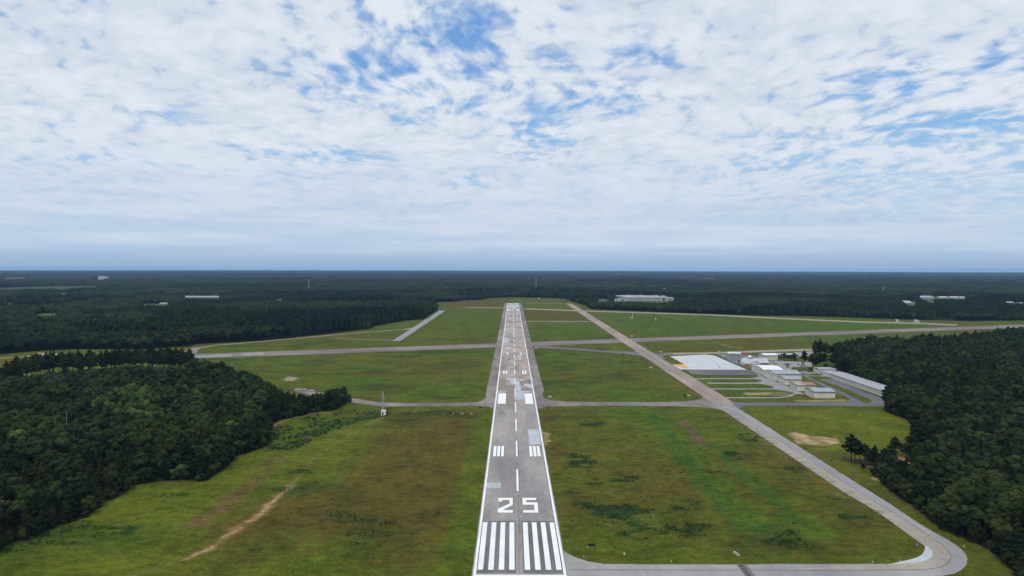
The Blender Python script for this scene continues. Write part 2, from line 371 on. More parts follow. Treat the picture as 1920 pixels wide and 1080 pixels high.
# weeds, bare soil, tracks
WEED = [G(q) for q in ([(1085,945),(1150,940),(1200,945),(1225,960),(1180,972),(1110,965)],[(1140,985),(1330,985),(1320,1005),(1200,1012),(1130,1000)],[(1130,975),(1200,975),(1190,995),(1140,990)],
   [(1090,898),(1130,895),(1135,908),(1095,908)],[(1150,893),(1200,897),(1195,906),(1150,903)],[(1430,1000),(1480,995),(1520,1015),(1450,1025)],[(1535,930),(1590,935),(1600,945),(1545,945)],
   [(1575,965),(1630,965),(1625,985),(1585,982)],[(1070,850),(1110,855),(1115,880),(1075,875)],[(1095,790),(1130,790),(1128,800),(1095,800)],[(1375,810),(1430,820),(1410,832),(1380,822)],
   [(180,990),(260,988),(255,1000),(190,1002)],[(1270,940),(1310,942),(1300,962),(1270,958)],[(1350,845),(1400,852),(1390,860),(1350,855)],[(1185,945),(1230,940),(1240,952),(1200,955)],
   [(1070,925),(1105,925),(1105,932),(1070,932)],[(510,845),(600,795),(720,770),(740,775),(640,800),(560,835)],[(1500,800),(1500,800),(1501,801),(1500,801)],[(1225,735),(1226,735),(1226,736),(1225,736)])]
weedmask = np.zeros_like(x)
for q in WEED: weedmask = np.maximum(weedmask, zone(q, 4))
wn_ = fbm(x*.55,y,5.5,55,3); weedmask = np.clip(weedmask*1.25*np.clip((wn_-.37)*7,0,1),0,1)
far_w = (y < 1250)*(((x > 26) & (x < 148)) | (x < -24))*np.clip((fbm(x*.5,y,26.,77,4)-.60)*9,0,1)*.5
weedmask = np.maximum(weedmask, far_w*(y > 240))
c = lerp(c, np.array((.016,.040,.009)), weedmask*.92)
c = lerp(c, np.array((.034,.062,.016)), .55*Z3*np.clip((fbm(x,y,8.,57,3)-.4)*5,0,1))
def paint(mask, col_, k=1.): 
    global c
    c = lerp(c, np.array(col_), np.clip(mask,0,1)*k)
T1 = G([(715,783),(680,800),(640,825),(600,850),(570,880),(545,910),(520,935),(490,965),(450,992),(400,1022),(350,1048),(240,1082)])
paint(stroke(T1, 1.6, 1.5, False), (.17,.15,.06), .55)
T2 = T1[5:11]; sandn = np.clip((fbm(x,y,7.,66,3)-.33)*4,0,1)
paint(stroke([T1[5],T1[6],T1[7]], 3.6, 2)*sandn, (.34,.20,.10), .9); paint(stroke([T1[7],T1[8],T1[9]], 4.2, 2.5)*sandn, (.38,.20,.09), .9); paint(stroke(T1[5:11], 1.0, 1), (.36,.27,.16), .9)
T3 = G([(520,860),(500,880),(470,905),(440,930),(400,965),(365,985)])
paint(stroke(T3, 9, 5)*np.clip((fbm(x,y,3.5,67,3)-.34)*5,0,1), (.135,.066,.040), .65)
paint(stroke(G([(520,855),(490,868),(440,905)]), 3, 2)*sandn, (.18,.10,.04), .5)
T4 = G([(1256,770),(1272,785),(1290,800),(1320,832)])
paint(stroke(T4, 2.2, 1.5, False), (.115,.070,.035), .8); paint(zone(G([(1270,786),(1284,785),(1330,834),(1307,835)]),1.2,False), (.125,.082,.046), .85)
paint(zone(G([(1470,815),(1490,811),(1520,817),(1560,822),(1572,832),(1540,834),(1500,832)]),2)*np.clip(sandn+.4,0,1), (.44,.31,.19), .95)
paint(zone(G([(1393,737),(1480,735),(1484,738),(1480,742),(1400,741)]),3)*np.clip((fbm(x*.2,y,3.,68,3)-.35)*5,0,1), (.34,.26,.14), .9)
paint(zone(G([(1490,751),(1580,748),(1584,751),(1560,753),(1495,753)]),3)*np.clip((fbm(x*.2,y,3.,69,3)-.35)*5,0,1), (.34,.26,.14), .8)
paint(zone(G([(1568,738),(1580,741),(1592,744),(1586,742)]),1.5), (.34,.28,.15), .7)
paint(zone(G([(1575,855),(1640,868),(1700,862),(1712,880),(1650,890),(1590,868)]),5), (.085,.058,.036), .8)
paint(zone(G([(1683,853),(1700,855),(1699,868),(1690,880),(1684,868)]),3), (.40,.20,.10), .9)
paint(zone(G([(1640,866),(1648,866),(1648,885),(1640,884)]),2), (.34,.22,.14), .9); paint(zone(G([(1640,896),(1656,898),(1656,903),(1642,901)]),1.5), (.38,.26,.17), .8)
paint(zone(G([(1715,878),(1760,886),(1765,905),(1740,900),(1715,888)]),4)*sandn, (.22,.14,.10), .8)
paint(zone(G([(1018,808),(1028,810),(1030,835),(1021,836)]),1.5)*np.clip((fbm(x,y,3.,70,3)-.3)*4,0,1), (.36,.28,.13), .9)
paint(zone(G([(895,909),(908,906),(908,918),(900,919)]),1.2)*np.clip((fbm(x,y,3.,71,3)-.2)*4,0,1), (.36,.24,.13), .9)
paint(zone(G([(534,711),(545,706),(563,709),(552,714),(536,714)]),3), (.33,.27,.22), .9)
paint(stroke(G([(507,800),(531,788),(560,781),(590,773),(597,771),(612,776)]), 3.5, 2), (.22,.15,.08), .85)
paint(zone(G([(1040,700),(1052,696),(1063,702),(1050,708)]),8), (.10,.085,.05), .7); paint(zone(G([(1046,699),(1057,700),(1056,705),(1047,705)]),6), (.05,.045,.035), .7)
paint(stroke(G([(1310,642),(1345,645),(1385,653)]), 3.5, 3), (.22,.19,.09), .7); paint(stroke(G([(1340,640),(1365,648),(1390,654)]), 2.5, 3), (.24,.19,.10), .6)
paint(stroke(G([(1262,706),(1290,728),(1316,742)]), 4, 3), (.085,.066,.03), .7)
for X0 in (147.5, 170.5): paint(np.exp(-((x-X0)/2.2)**2)*(y > 300)*(y < 2000), (.12,.085,.035), .5)
# forest floor and far country
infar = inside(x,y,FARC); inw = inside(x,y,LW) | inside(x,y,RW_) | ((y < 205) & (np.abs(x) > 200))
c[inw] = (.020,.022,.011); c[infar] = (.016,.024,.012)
r = np.hypot(x,y)
fieldm = np.zeros(len(x))
for q in FIELDS:
    cxm = sum(p[0] for p in q)/len(q); cym = sum(p[1] for p in q)/len(q); fieldm = np.maximum(fieldm, inside(x,y,[(cxm+(a-cxm)*1.0, cym+(b-cym)*1.25) for a,b in q]))
def wildfield(x, y): return (fbm(x*.8+3000,y*.35,620.,131,3) > .755) & (np.hypot(x,y) > 3600)
wf = wildfield(x,y) & infar
c[wf] = (.045,.065,.025); c[fieldm > 0] = (.085,.11,.04)
z = relief(x,y); z[inside(x,y,FARC) == False] = np.where(r[infar == False] < 3500, 0, z[infar == False])
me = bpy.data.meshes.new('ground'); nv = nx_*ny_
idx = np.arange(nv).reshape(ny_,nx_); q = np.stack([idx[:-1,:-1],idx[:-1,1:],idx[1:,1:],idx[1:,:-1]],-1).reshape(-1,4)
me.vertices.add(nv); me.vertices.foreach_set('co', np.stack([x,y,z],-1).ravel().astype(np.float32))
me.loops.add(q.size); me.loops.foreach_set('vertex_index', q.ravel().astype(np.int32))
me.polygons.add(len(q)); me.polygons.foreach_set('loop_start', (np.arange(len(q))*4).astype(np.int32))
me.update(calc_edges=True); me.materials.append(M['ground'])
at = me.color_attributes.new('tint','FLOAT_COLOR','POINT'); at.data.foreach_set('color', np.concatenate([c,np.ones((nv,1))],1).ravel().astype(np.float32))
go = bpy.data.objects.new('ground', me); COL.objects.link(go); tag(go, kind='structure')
print('ground', nv)
# ---------------------------------------------------------------- pavements
CX = 2.8; Y0 = 237.6; FT = .3048
def s2y(ft): return Y0+ft*FT
YE_ = s2y(6003)
cross_dir = Vector((1,.366)).normalized(); cross_n = Vector((-cross_dir.y, cross_dir.x))
def crossp(t, o): p = Vector((0,961))+cross_dir*t+cross_n*o; return (p.x,p.y)
sheet('crossing_strip', [[crossp(-415,-23),crossp(1150,-23),crossp(1150,23),crossp(-415,23)],
     G([(337,661),(362,652),(378,651),(372,655),(368,663),(380,668)])], .02, 'cross')
sheet('perimeter_road', [band(G([(984,579),(1080,582.6),(1335,590.5),(1440,596),(1615,603.8),(1722,606.3),(1795,609.5)]), 34),
     band(G([(986,602.6),(1117,602.6)]), 13), band(G([(872,576.5),(943,577.5)]), 22), band(G([(985,568.8),(1068,569.3)]), 12),
     band(G([(370,653),(400,648),(475,641.5),(540,636),(620,628.5),(700,622),(760,617.5),(772,615)]), 7), band(G([(628,634.5),(680,636.5),(736,638)]), 4),
     band(G([(-200,688),(0,671.7),(60,667.5),(75,665)]), 5), G([(68,663),(72,661.5),(95,662.3),(110,663.2),(104,666.5),(80,667),(72,665.5),(90,664)]),
     G([(1678,597),(1683,598),(1687,603),(1681,604)]), G([(1240,662),(1340,660.5),(1440,656.5),(1522,654),(1524,657.5),(1440,660),(1340,663.5),(1240,665.5)])], .05, 'road')
sheet('old_taxiway', [G([(735,639.2),(751,639),(835,583),(824,582)]), G([(1711.5,597),(1719.5,597.6),(1726,604.5),(1715,604.5)])], .05, 'lane')
sheet('parallel_taxiway', [[(151,535),(164,535),(168,560),(169,2060),(151.5,2060)]], .12, 'taxi_far')
# dark asphalt connector south of the strip
sheet('asphalt_connector', [G([(1003,647.5),(1060,651.8),(1135,657.5),(1180,659.5),(1200,658.5),(1225,662),(1262,663),(1262,665.5),(1240,667),(1250,673),(1215,670),(1206,668.5),(1180,664.5),(1135,660.8),(1060,654.8),(1003,651.5)])], .10, 'asphalt')
mc = smooth(G([(1010,747),(1022,747.6),(1040,752.3),(1119,754.3),(1255,754.3),(1303,751.6),(1316,747.5),(1319,741),(1348,742),(1372,776)]) +
            G([(1366,773.5),(1338,764.7),(1259,761.5),(1119,760.7),(1028,762.3),(1012,765.5),(1000,772),(1000,745)]), it=1)
lc = G([(556,727),(587,733.6),(639,743.6),(679,749.6),(711,754.3),(758,756),(838,756),(893,754.5),(906,750.5),(912,745),(930,745),(930,770),(926.5,767.5),(918,763.5),(893,761.1),(838,761.6),(758,762.3),(719,762.3),(679,757.5),(639,752.7),(587,742),(550,733)])
sheet('mid_taxiway', [mc, lc], .08, 'shoulder')
ring_in = G([(1058,1032),(1062,1037),(1077,1044.6),(1102,1053),(1133,1057.7),(1258,1058.8),(1383,1058.8),(1440,1058),(1665,1058),(1690,1053.8),(1712,1049),(1725,1043.8),(1733,1038),(1735,1032.5),(1734,1025),(1725,1018),(1690,992.5),(1645,960)])
out_ = G([(1690,960),(1732.5,987.5),(1777.5,1012.5),(1802.5,1030),(1811,1040),(1814,1049),(1812,1060),(1803,1069),(1790,1076),(1765,1080.5)])
ring = ring_in + [(151,330),(151,540),(164.4,540),(163.6,312)] + out_[0:]  + [(120,237.3),(60,238),(CX+15,238)]
sheet('near_taxiway', [ring], .09, 'taxi', .14)
mid_line = G([(1672.5,960),(1715,987),(1747.5,1008.8),(1765,1020),(1775,1030),(1782,1040),(1783,1047),(1777.5,1056),(1768,1062),(1757.5,1065),(1732.5,1068.8),(1615,1069.5),(1440,1069.5),(1300,1069.5)])
sheet('taxiway_concrete_half', [ring_in[8:]+[(151,330),(151,480),(158.2,480),(158.2,310)]+mid_line[:-1]], .13, 'taxi_conc', .15)
sheet('pale_repair', [smooth(G([(1735,1022),(1746,1030),(1750,1042),(1742,1050),(1722,1056),(1670,1058.6),(1690,1053.4),(1714,1048),(1728,1042),(1733.5,1033)]),it=1)], .16, 'patch', .2)
b = MB()
for off in (0,.0):
    ln = mid_line[:1]
for (lw_, oo) in ((.28,0),):
    b.poly(band([(158.2,900),(158.2,480),(158.2,310)]+mid_line+[(45,243.5),(20,243.5)], lw_), .175)
b.poly(band([(160.5,2040),(159.5,900),(158.8,700),(158.3,560)], .55), .18)
b.poly(band(G([(1303,757),(1325,755),(1340,750),(1345,745)]), .4), .185); b.poly(band(G([(1030,757.5),(1119,757.5),(1303,757)]), .3), .188)
b.poly(band(G([(1370,765),(1373,760),(1385,757),(1480,757.5)]), .35), .19)
for k in range(46):
    Yk = random.uniform(290,540); wk = random.uniform(2.,6.); b.poly([(151.1,Yk),(151.1+wk,Yk+random.uniform(-.3,.3)),(151.1+wk*.9,Yk+random.uniform(.25,.8)),(151.1,Yk+random.uniform(.3,1.1))], .192+.0003*k)
tag(b.build('taxiway_centre_line', M['patch3']), kind='structure')
# runway
sheet('runway', [[(CX-15.9,s2y(-2)),(CX+15.9,s2y(-2)),(CX+15.9,s2y(1004)),(CX-15.9,s2y(1004))]], .20, 'runway_near', .12)
sheet('runway_far_section', [[(CX-15.9,s2y(1004)),(CX+15.9,s2y(1004)),(CX+15.9,YE_+3),(CX-15.9,YE_+3)]], .20, 'runway', .12)
sheet('runway_shoulder', [G([(929.5,766.5),(922,763.5),(912,761.8),(902,760),(905,752),(911,747)])+[(CX-23.6,600),(CX-23.6,YE_+4),(CX-15.9,YE_+4),(CX-15.9,530)],
     [(CX+15.9,530),(CX+15.9,YE_+4),(CX+23.8,YE_+4),(CX+23.8,600)]+G([(1017,740),(1022,748),(1036,752),(1036,760),(1022,761.5),(1011,766)])], .15, 'shoulder')
# repairs in the runway surface
b = MB()
def rp(px0, py0, px1, py1, mi=0, dz=0.):
    (a0, yb), (a1, yt) = g(px0,py1), g(px1,py0); ym = (yb+yt)/2
    xa = (px0-960)/F*ym; xb = (px1-960)/F*ym; 
    xa = max(xa, CX-15.2); xb = min(xb, CX+15.2)
    if xb > xa: b.poly([(xa,yb),(xb,yb),(xb,yt),(xa,yt)], .225+dz, mi)
def z3(x0,y0,x1,y1,mi=0,dz=0.): rp(900+x0/10.8, 700+y0/10.8, 900+x1/10.8, 700+y1/10.8, mi, dz)
z3(540,105,700,130); z3(625,130,700,215,0,.003); z3(725,160,805,260); z3(725,260,830,360,0,.003); z3(725,360,910,440,0,.006); z3(725,440,920,535,0,.009)
z3(900,215,1045,270); z3(985,215,1060,300,0,.004); z3(925,365,1010,392,0,.012); z3(970,132,1045,158); z3(625,30,700,55); z3(380,110,520,240,1,.001); z3(370,240,700,360,1,.0013); z3(520,360,700,600,1,.0016)
z3(355,615,700,640,1,.002); z3(820,300,1000,360,1,.002)
rp(992,806,1014,834,0); rp(911,906,940,916,0); rp(912,906,935,909,0,.004)
def z2(x0,y0,x1,y1,mi=0,dz=0.): rp(880+x0/4.32, 550+y0/4.32, 880+x1/4.32, 550+y1/4.32, mi, dz)
for q in ((252,582,305,630,1),(262,510,282,536,1),(335,600,366,606,0),(335,627,366,632,0),(335,665,366,669,0),(248,630,272,634,0),(430,616,464,621,0),(370,511,424,516,0),(395,503,424,511,0),
          (270,477,312,482,0),(446,479,470,483,0),(446,488,470,492,0),(278,376,318,384,0),(290,368,335,374,0),(275,384,312,400,0),(272,428,290,431,0),(372,387,412,390,0),(270,414,296,417,0),
          (288,352,296,362,0),(296,327,320,332,0),(418,305,436,309,0),(288,296,320,304,0),(292,288,341,292,0),(340,272,378,275,0),(300,248,322,253,0),(295,262,322,266,0),(298,236,322,240,0),
          (392,250,424,254,0),(398,236,412,240,0),(414,262,428,272,0),(296,276,312,280,0),(298,216,312,219,0),(318,200,360,203,0),(388,200,412,203,0),(330,140,356,147,0),(325,95,395,108,0),(312,112,345,118,0),(300,163,325,166,0),
          (370,160,398,163,0),(350,108,375,124,0),(410,205,424,208,0),(292,308,308,314,0),(282,338,296,342,0),(288,360,312,366,0),(362,296,380,300,0),(395,232,425,235,1),(320,222,345,226,1)):
    z2(*q, dz=random.uniform(0,.012))
for k in range(64):                                   # tan, dark and pale slabs
    Yk = random.uniform(560,1900); xk = CX+random.choice((-15,-11.4,-7.6,-3.8,0,3.8,7.6,11.4)); n_ = random.choice((1,1,2,3)); l_ = random.choice((6.1,12.2,6.1,24))
    b.poly([(xk,Yk),(min(CX+15.2,xk+3.8*n_),Yk),(min(CX+15.2,xk+3.8*n_),Yk+l_),(xk,Yk+l_)], .216+.0003*k, random.choice((1,2,1,0,1,0)))
for s_ in (-1,1): b.poly([(CX+min(s_*1.2,s_*14.45),s2y(9)),(CX+max(s_*1.2,s_*14.45),s2y(9)),(CX+max(s_*1.2,s_*14.45),s2y(174)),(CX+min(s_*1.2,s_*14.45),s2y(174))], .214, 2)
for k in range(3):
    xs_ = CX+(-.25,.35,.1)[k]; b.poly([(xs_,s2y(10+60*k)),(xs_+.12,s2y(10+60*k)),(xs_+.12,s2y(90+95*k)),(xs_,s2y(90+95*k))], .232+.002*k, 2)
for X0, X1 in ((-8.2,-1.2),(1.2,8.4)): b.poly([(CX+X0,s2y(205)),(CX+X1,s2y(205)),(CX+X1,s2y(276)),(CX+X0,s2y(276))], .212, 1)
tag(b.build('runway_repairs', [M['patch'],M['patch2'],M['patch3']]), kind='structure')
# painted markings
b = MB()
ZM = .275
def rect(x0,x1,f0,f1,z=ZM,mi=0,mir=False):
    if mir: x0, x1, f0, f1 = -x1, -x0, 6003-f1, 6003-f0
    b.poly([(CX+x0,s2y(f0)),(CX+x1,s2y(f0)),(CX+x1,s2y(f1)),(CX+x0,s2y(f1))], z, mi)
    if abs(x0) < 15.4 and mi == 0: b.poly([(CX+max(x0-.32,-15.44),s2y(f0-1)),(CX+min(x1+.32,15.44),s2y(f0-1)),(CX+min(x1+.32,15.44),s2y(f1+1)),(CX+max(x0-.32,-15.44),s2y(f1+1))], z-.012-.0004*(len(b.v)%11), 2)
for s in (-1,1): rect(min(s*14.55,s*15.45),max(s*14.55,s*15.45),5,5998)
rect(-15.45,15.45,-4,5); rect(-15.45,15.45,5998,6006)
for mir in (False,True):
    for s in (-1,1):
        for k in range(4):
            a = 1.71+3.55*k; rect(min(s*a,s*(a+1.85)),max(s*a,s*(a+1.85)),18,168,mir=mir)
        rect(min(s*7.3,s*13.4),max(s*7.3,s*13.4),998,1146,mir=mir)
        for k in range(3): a = 7.0+2.15*k; rect(min(s*a,s*(a+1.6)),max(s*a,s*(a+1.6)),502,577,mir=mir)
        for k in range(2): a = 7.2+2.5*k; rect(min(s*a,s*(a+1.7)),max(s*a,s*(a+1.7)),1500,1575,mir=mir)
        rect(min(s*7.2,s*8.8),max(s*7.2,s*8.8),2000,2075,mir=mir)
        rect(min(s*7.2,s*8.8),max(s*7.2,s*8.8),2500,2560,mir=mir,mi=1)
f0 = 302
while f0 < 5650: rect(-.5,.5,f0,f0+118); f0 += 199
def digit(polys, x0, w_, f0, h, mir=False):
    for i, q in enumerate(polys):
        pts = [(x0+u*w_, f0+v*h) for u,v in q]
        if mir: pts = [(-a, 6003-f) for a,f in pts]
        b.poly([(CX+a, s2y(f)) for a,f in pts], ZM)
D2 = [[(0,0),(1,0),(1,.16),(.30,.16),(1,.50),(1,.84),(.78,.84),(.78,.60),(0,.24)],[(.0,.73),(.26,.73),(.26,.84),(.0,.84)],[(0,.84),(1,.84),(1,1),(0,1)]]
D5 = [[(0,0),(1,0),(1,.16),(0,.16)],[(.76,.16),(1,.16),(1,.68),(.76,.68)],[(0,.52),(.76,.52),(.76,.68),(0,.68)],[(0,.68),(.24,.68),(.24,.84),(0,.84)],[(0,.84),(.93,.84),(.93,1),(0,1)]]
D7 = [[(.3,0),(.55,0),(1,.84),(.75,.84)],[(0,.84),(1,.84),(1,1),(0,1)]]
digit(D2,-8.55,6.3,206,64); digit(D5,2.0,6.4,206,64); digit(D7,-3,6,206,64,True)
tag(b.build('runway_markings', [M['paint'],M['worn'],M['patch3']]), kind='structure')
# closed-runway cross, old stripes and hold lines
b = MB()
cc = Vector(crossp(-322,0))
for s in (1,-1):
    q = []
    for (a, o) in ((-16,-2),(16,-2),(16,2),(-16,2)):
        v = Matrix.Rotation(s*.72,2) @ Vector((a,o)); q.append(tuple(cc+cross_dir*v.x+cross_n*v.y))
    b.poly(q, .08 if s > 0 else .085, 0)
b.poly([crossp(-400,-14),crossp(-345,-14),crossp(-345,4),crossp(-400,4)], .07, 1)
for k in range(26):
    t = random.uniform(-330,120); o = random.uniform(-20,20); b.poly([crossp(t,o),crossp(t+random.uniform(20,90),o),crossp(t+30,o+.7),crossp(t,o+.7)][:4], .075+.0004*k, 1)
tag(b.build('strip_markings', [M['worn'], M['lane']]), kind='structure')
b = MB(); p0, p1 = g(1383,1058.8), g(1403,1080.5); dv = Vector((p1[0]-p0[0],p1[1]-p0[1])); 
def hq(o0,o1,t0,t1,z,mi): b.poly([(p0[0]+o0,p0[1]+dv.y*t0),(p0[0]+o1,p0[1]+dv.y*t0),(p0[0]+o1,p0[1]+dv.y*t1),(p0[0]+o0,p0[1]+dv.y*t1)][::-1], z, mi)
hq(-.2,2.9,0,1,.20,0)
for o in (1.75,2.4): hq(o,o+.22,0,1,.21,1)
for o in (.15,.85):
    for k in range(7): hq(o,o+.3,k/7,(k+.5)/7,.21,2)
tag(b.build('hold_line', [M['blackpaint'],simple('hold_beige',(.50,.40,.34)),M['worn']]), kind='structure')
# apron and hangar lanes
sheet('dark_ramp', [G([(1343,664),(1362,664.5),(1398,664),(1425,668),(1425,674),(1397,674),(1392,680),(1382,682),(1404,694),(1418,699),(1426.7,704.8),(1421.5,703.4),(1308,702.6),(1296,700),(1284,692.4),(1275.7,692),(1401,693)])], .04, 'asphalt')
sheet('apron', [G([(1256.2,668.3),(1321.7,664.9),(1339.8,666.8),(1400.8,693.5),(1275.7,692.9),(1260,683.4),(1282.8,682.8)])], .10, 'apron', .1)
b = MB(); b.poly(G([(1260,683.3),(1282.8,682.9),(1293,689.7),(1281.5,689.9)]), .13); b.poly(band(G([(1343,681),(1350,689),(1348,691.5)]),.5), .14, 1); b.poly(band(G([(1273,693.3),(1401,694)]),.9), .14, 1)
tag(b.build('apron_markings', [M['orange'],M['patch3']]), kind='structure')
lane = G([(1413,696),(1426.7,704.8),(1434.5,706.8)]) + [(236.8,650),(238,630),(236.4,617),(236.4,600)] + G([(1512,739),(1510.6,739.2),(1491,739.2),(1483,743.7),(1460,746.8),(1352,747),(1352,744.9),(1460,744.9),(1478,742.5),(1490,736.5),(1474,733.5),(1453,730.2),(1335,730.4),(1334,728.4),(1448,728.6),(1452,725.7),(1440,722),(1424,719.6),(1327,719.6),(1326,717.5),(1415,717.3),(1429,715.2),(1426,712.5),(1416,711.1),(1304,711.1),(1303,709.3),(1410,709.3),(1422,706.5),(1421,704)])
sheet('hangar_lane', [lane], .07, 'lane', .12)
sheet('service_road', [G([(1352,746.5),(1360,749),(1383,754.7),(1409,755.4),(1480,754.8),(1564,754.7),(1584.5,754),(1592,751.5),(1593,749),(1584.5,742.4),(1550.8,728.2),(1501.5,702.4),(1511.9,704.8),(1550.8,723),(1584.5,737.2),(1620.8,756),(1628.6,756.7),(1635,752),(1632.5,749),(1576.7,725.6),(1543,714),(1536.5,710.7),(1558.5,710),(1656,748),(1662,762),(1480,760.6),(1396,761.2),(1384,766.4),(1372,775),(1350,752)])], .05, 'asphalt', .15)
sheet('car_park', [G([(1444,676.2),(1475,677),(1524,679.5),(1524,688),(1486,688.5),(1481,694),(1465,693),(1444,688)]), G([(1488,660.5),(1526,658.8),(1524,663.5),(1515,668),(1490,668)]), G([(1503,698.8),(1540,697.8),(1545,700),(1508,701.5)]), G([(1507,704.2),(1545,704.4),(1545,705.4),(1509,705.4)])], .06, 'lane', .1)
# ================================================================ trees
def m_leaf(dark, light, hue=.25, big=0.):
    def b(n, ins):
        oi = n.new('ShaderNodeObjectInfo'); rnd = oi.outputs['Random']
        p = pos(n); f = n.noise(p, .55, 4, .6); f2 = n.noise(p, .016, 3, .5)
        v = n.math('ADD', n.math('MULTIPLY', f, .42), n.math('ADD', n.math('MULTIPLY', rnd, .44), n.math('MULTIPLY', f2, .45)))
        if big: v = n.math('ADD', v, n.math('MULTIPLY', n.math('SUBTRACT', n.noise(p, .0016, 4, .55), .5), big))
        c = n.mix(n.ramp(v, .38, .92), dark, light)
        r2 = n.math('FRACT', n.math('MULTIPLY', rnd, 17.3))
        c = n.mix(n.ramp(r2, .55, 1., 0., hue*2.2), c, n.mix(1., c, (1.75,1.25,.9), 'MULTIPLY'))
        c = n.mix(n.ramp(r2, .0, .35, hue*2, 0.), c, n.mix(1., c, (.75,1.0,1.15), 'MULTIPLY'))
        ins['Roughness'] = .95; ins['Specular IOR Level'] = .08
        return c
    return b
M['pine'] = mat('pine_foliage', m_leaf((.007,.014,.005), (.030,.044,.012)))
M['broad'] = mat('broadleaf_foliage', m_leaf((.008,.017,.006), (.035,.052,.015)))
M['bright'] = mat('light_foliage', m_leaf((.024,.042,.012), (.072,.118,.028), .1))
M['weed'] = mat('weed_foliage', m_leaf((.014,.036,.008), (.034,.070,.014), .2))
M['far_leaf'] = mat('distant_foliage', m_leaf((.005,.012,.005), (.034,.052,.015), .35, 1.3))
M['bark'] = simple('bark', (.075,.058,.045), .95, var=.3, scale=2.)
M['pale_bark'] = simple('pale_bark', (.32,.30,.27), .95)
def leafquads(b, centre, r, n_, size, mi, flat=.55, R=random):
    for _ in range(n_):
        while True:
            v = Vector((R.uniform(-1,1),R.uniform(-1,1),R.uniform(-1,1)))
            if .1 < v.length < 1: break
        v.normalize(); k = R.uniform(.72,1.06); p = Vector(centre)+Vector((v.x*r[0]*k, v.y*r[1]*k, v.z*r[2]*k))
        nrm = (v+Vector((R.uniform(-flat,flat),R.uniform(-flat,flat),R.uniform(-flat,flat)+.15))).normalized()
        q = nrm.to_track_quat('Z','Y') @ Matrix.Rotation(R.uniform(0,6.28),3,'Z').to_quaternion(); s = size*R.uniform(.6,1.25); t = s*R.uniform(.5,.9)
        b.add([p+q@Vector(a) for a in ((-s,-t,0),(s*.9,-t*.6,.15*s),(s*.5,t,0),(-s*.7,t*.8,-.1*s))], [(0,1,2,3)], mi)
def broad_mesh(seed, leaf_n, size, cmi=0):
    R = random.Random(seed); b = MB(); lobes = []; H_ = 14.
    lobes.append(((0,0,H_*.60),(3.2,3.2,4.4)))
    for i in range(9):
        a = i*2.4+R.uniform(-.4,.4); rr = R.uniform(1.6,3.3); hz_ = H_*R.uniform(.36,.88); s = R.uniform(1.5,2.5)*(1.1-.35*abs(hz_/H_-.58)); 
        rr *= 1.15-abs(hz_/H_-.55); lobes.append(((rr*math.cos(a),rr*math.sin(a),hz_),(s,s,s*R.uniform(.75,1.1))))
    lobes.append(((R.uniform(-.8,.8),R.uniform(-.8,.8),H_*.90),(1.9,1.9,1.7)))
    for c_, r_ in lobes:
        b.ball(c_, tuple(v*.80 for v in r_), 7, 5, cmi)
        leafquads(b, c_, r_, int(leaf_n/len(lobes)*(r_[0]/2.2)**1.3), size, cmi, R=R)
    return b
def trunk_mesh(h, r, seed, kind='broad'):
    R = random.Random(seed); b = MB(); b.tube((0,0,-.3),(0,0,h*.55), r, r*.65, 7); b.tube((0,0,h*.55),(R.uniform(-.4,.4),R.uniform(-.4,.4),h*.92), r*.65, r*.15, 6)
    for i in range(5):
        a = R.uniform(0,6.28); z0 = h*R.uniform(.4,.75) if kind == 'broad' else h*R.uniform(.6,.85); L = R.uniform(1.6,2.8)
        b.tube((0,0,z0),(L*math.cos(a),L*math.sin(a),z0+R.uniform(.6,1.8)), r*.38, r*.1, 5)
    return b
def pine_mesh(seed, leaf_n, size, young=False, cmi=0):
    R = random.Random(seed); b = MB(); H_ = 17. ; base = .18 if young else .42; k = 13 if young else 11
    for i in range(k):
        t = (i+.5)/k; zz_ = H_*(base+(1-base)*t); w_ = (3.1*(1-t)**.8+.55) if young else (2.9*math.sin(math.pi*min(1,(t*.85+.22)))**.8+.5); a = i*2.4+R.uniform(-.6,.6); rr = w_*R.uniform(.25,.55); s = w_*R.uniform(.42,.66)
        c_ = (rr*math.cos(a),rr*math.sin(a),zz_); r_ = (s,s,s*.62)
        b.ball(c_, tuple(v*.68 for v in r_), 6, 4, cmi); leafquads(b, c_, r_, int(leaf_n/k*(.5+s/1.6)), size, cmi, .8, R=R)
    b.ball((0,0,H_*(.5+base*.5)), (1.,1.,H_*(1-base)*.40), 6, 5, cmi)
    return b
TK = {}   # kind -> list of (crown mesh, trunk mesh)
TK['pine'] = [(pine_mesh(10+i, 420, .50).mesh('pine_crown','pine'), trunk_mesh(16.5,.26,i,'pine').mesh('pine_trunk','bark')) for i in range(4)]
TK['young'] = [(pine_mesh(30+i, 420, .50, True).mesh('young_pine_crown','pine'), trunk_mesh(15.5,.2,i,'pine').mesh('young_pine_trunk','bark')) for i in range(3)]
TK['broad'] = [(broad_mesh(50+i, 560, .52).mesh('broad_crown','broad'), trunk_mesh(13,.28,i).mesh('broad_trunk','bark')) for i in range(5)]
TK['bright'] = [(broad_mesh(70+i, 560, .52).mesh('bright_crown','bright'), trunk_mesh(13,.28,i).mesh('bright_trunk','pale_bark')) for i in range(2)]
TK['bush'] = [(broad_mesh(90+i, 420, .62).mesh('bush_crown','broad'), trunk_mesh(13,.28,i).mesh('bush_trunk','bark')) for i in range(2)]
KNAME = {'pine':'pine_tree','young':'young_pine_tree','broad':'broadleaf_tree','bright':'light_green_tree','bush':'understorey_tree'}
KCAT = {'pine':'pine tree','young':'pine tree','broad':'tree','bright':'tree','bush':'tree'}
HT = {'pine':17.,'young':17.,'broad':14.,'bright':14.,'bush':14.}
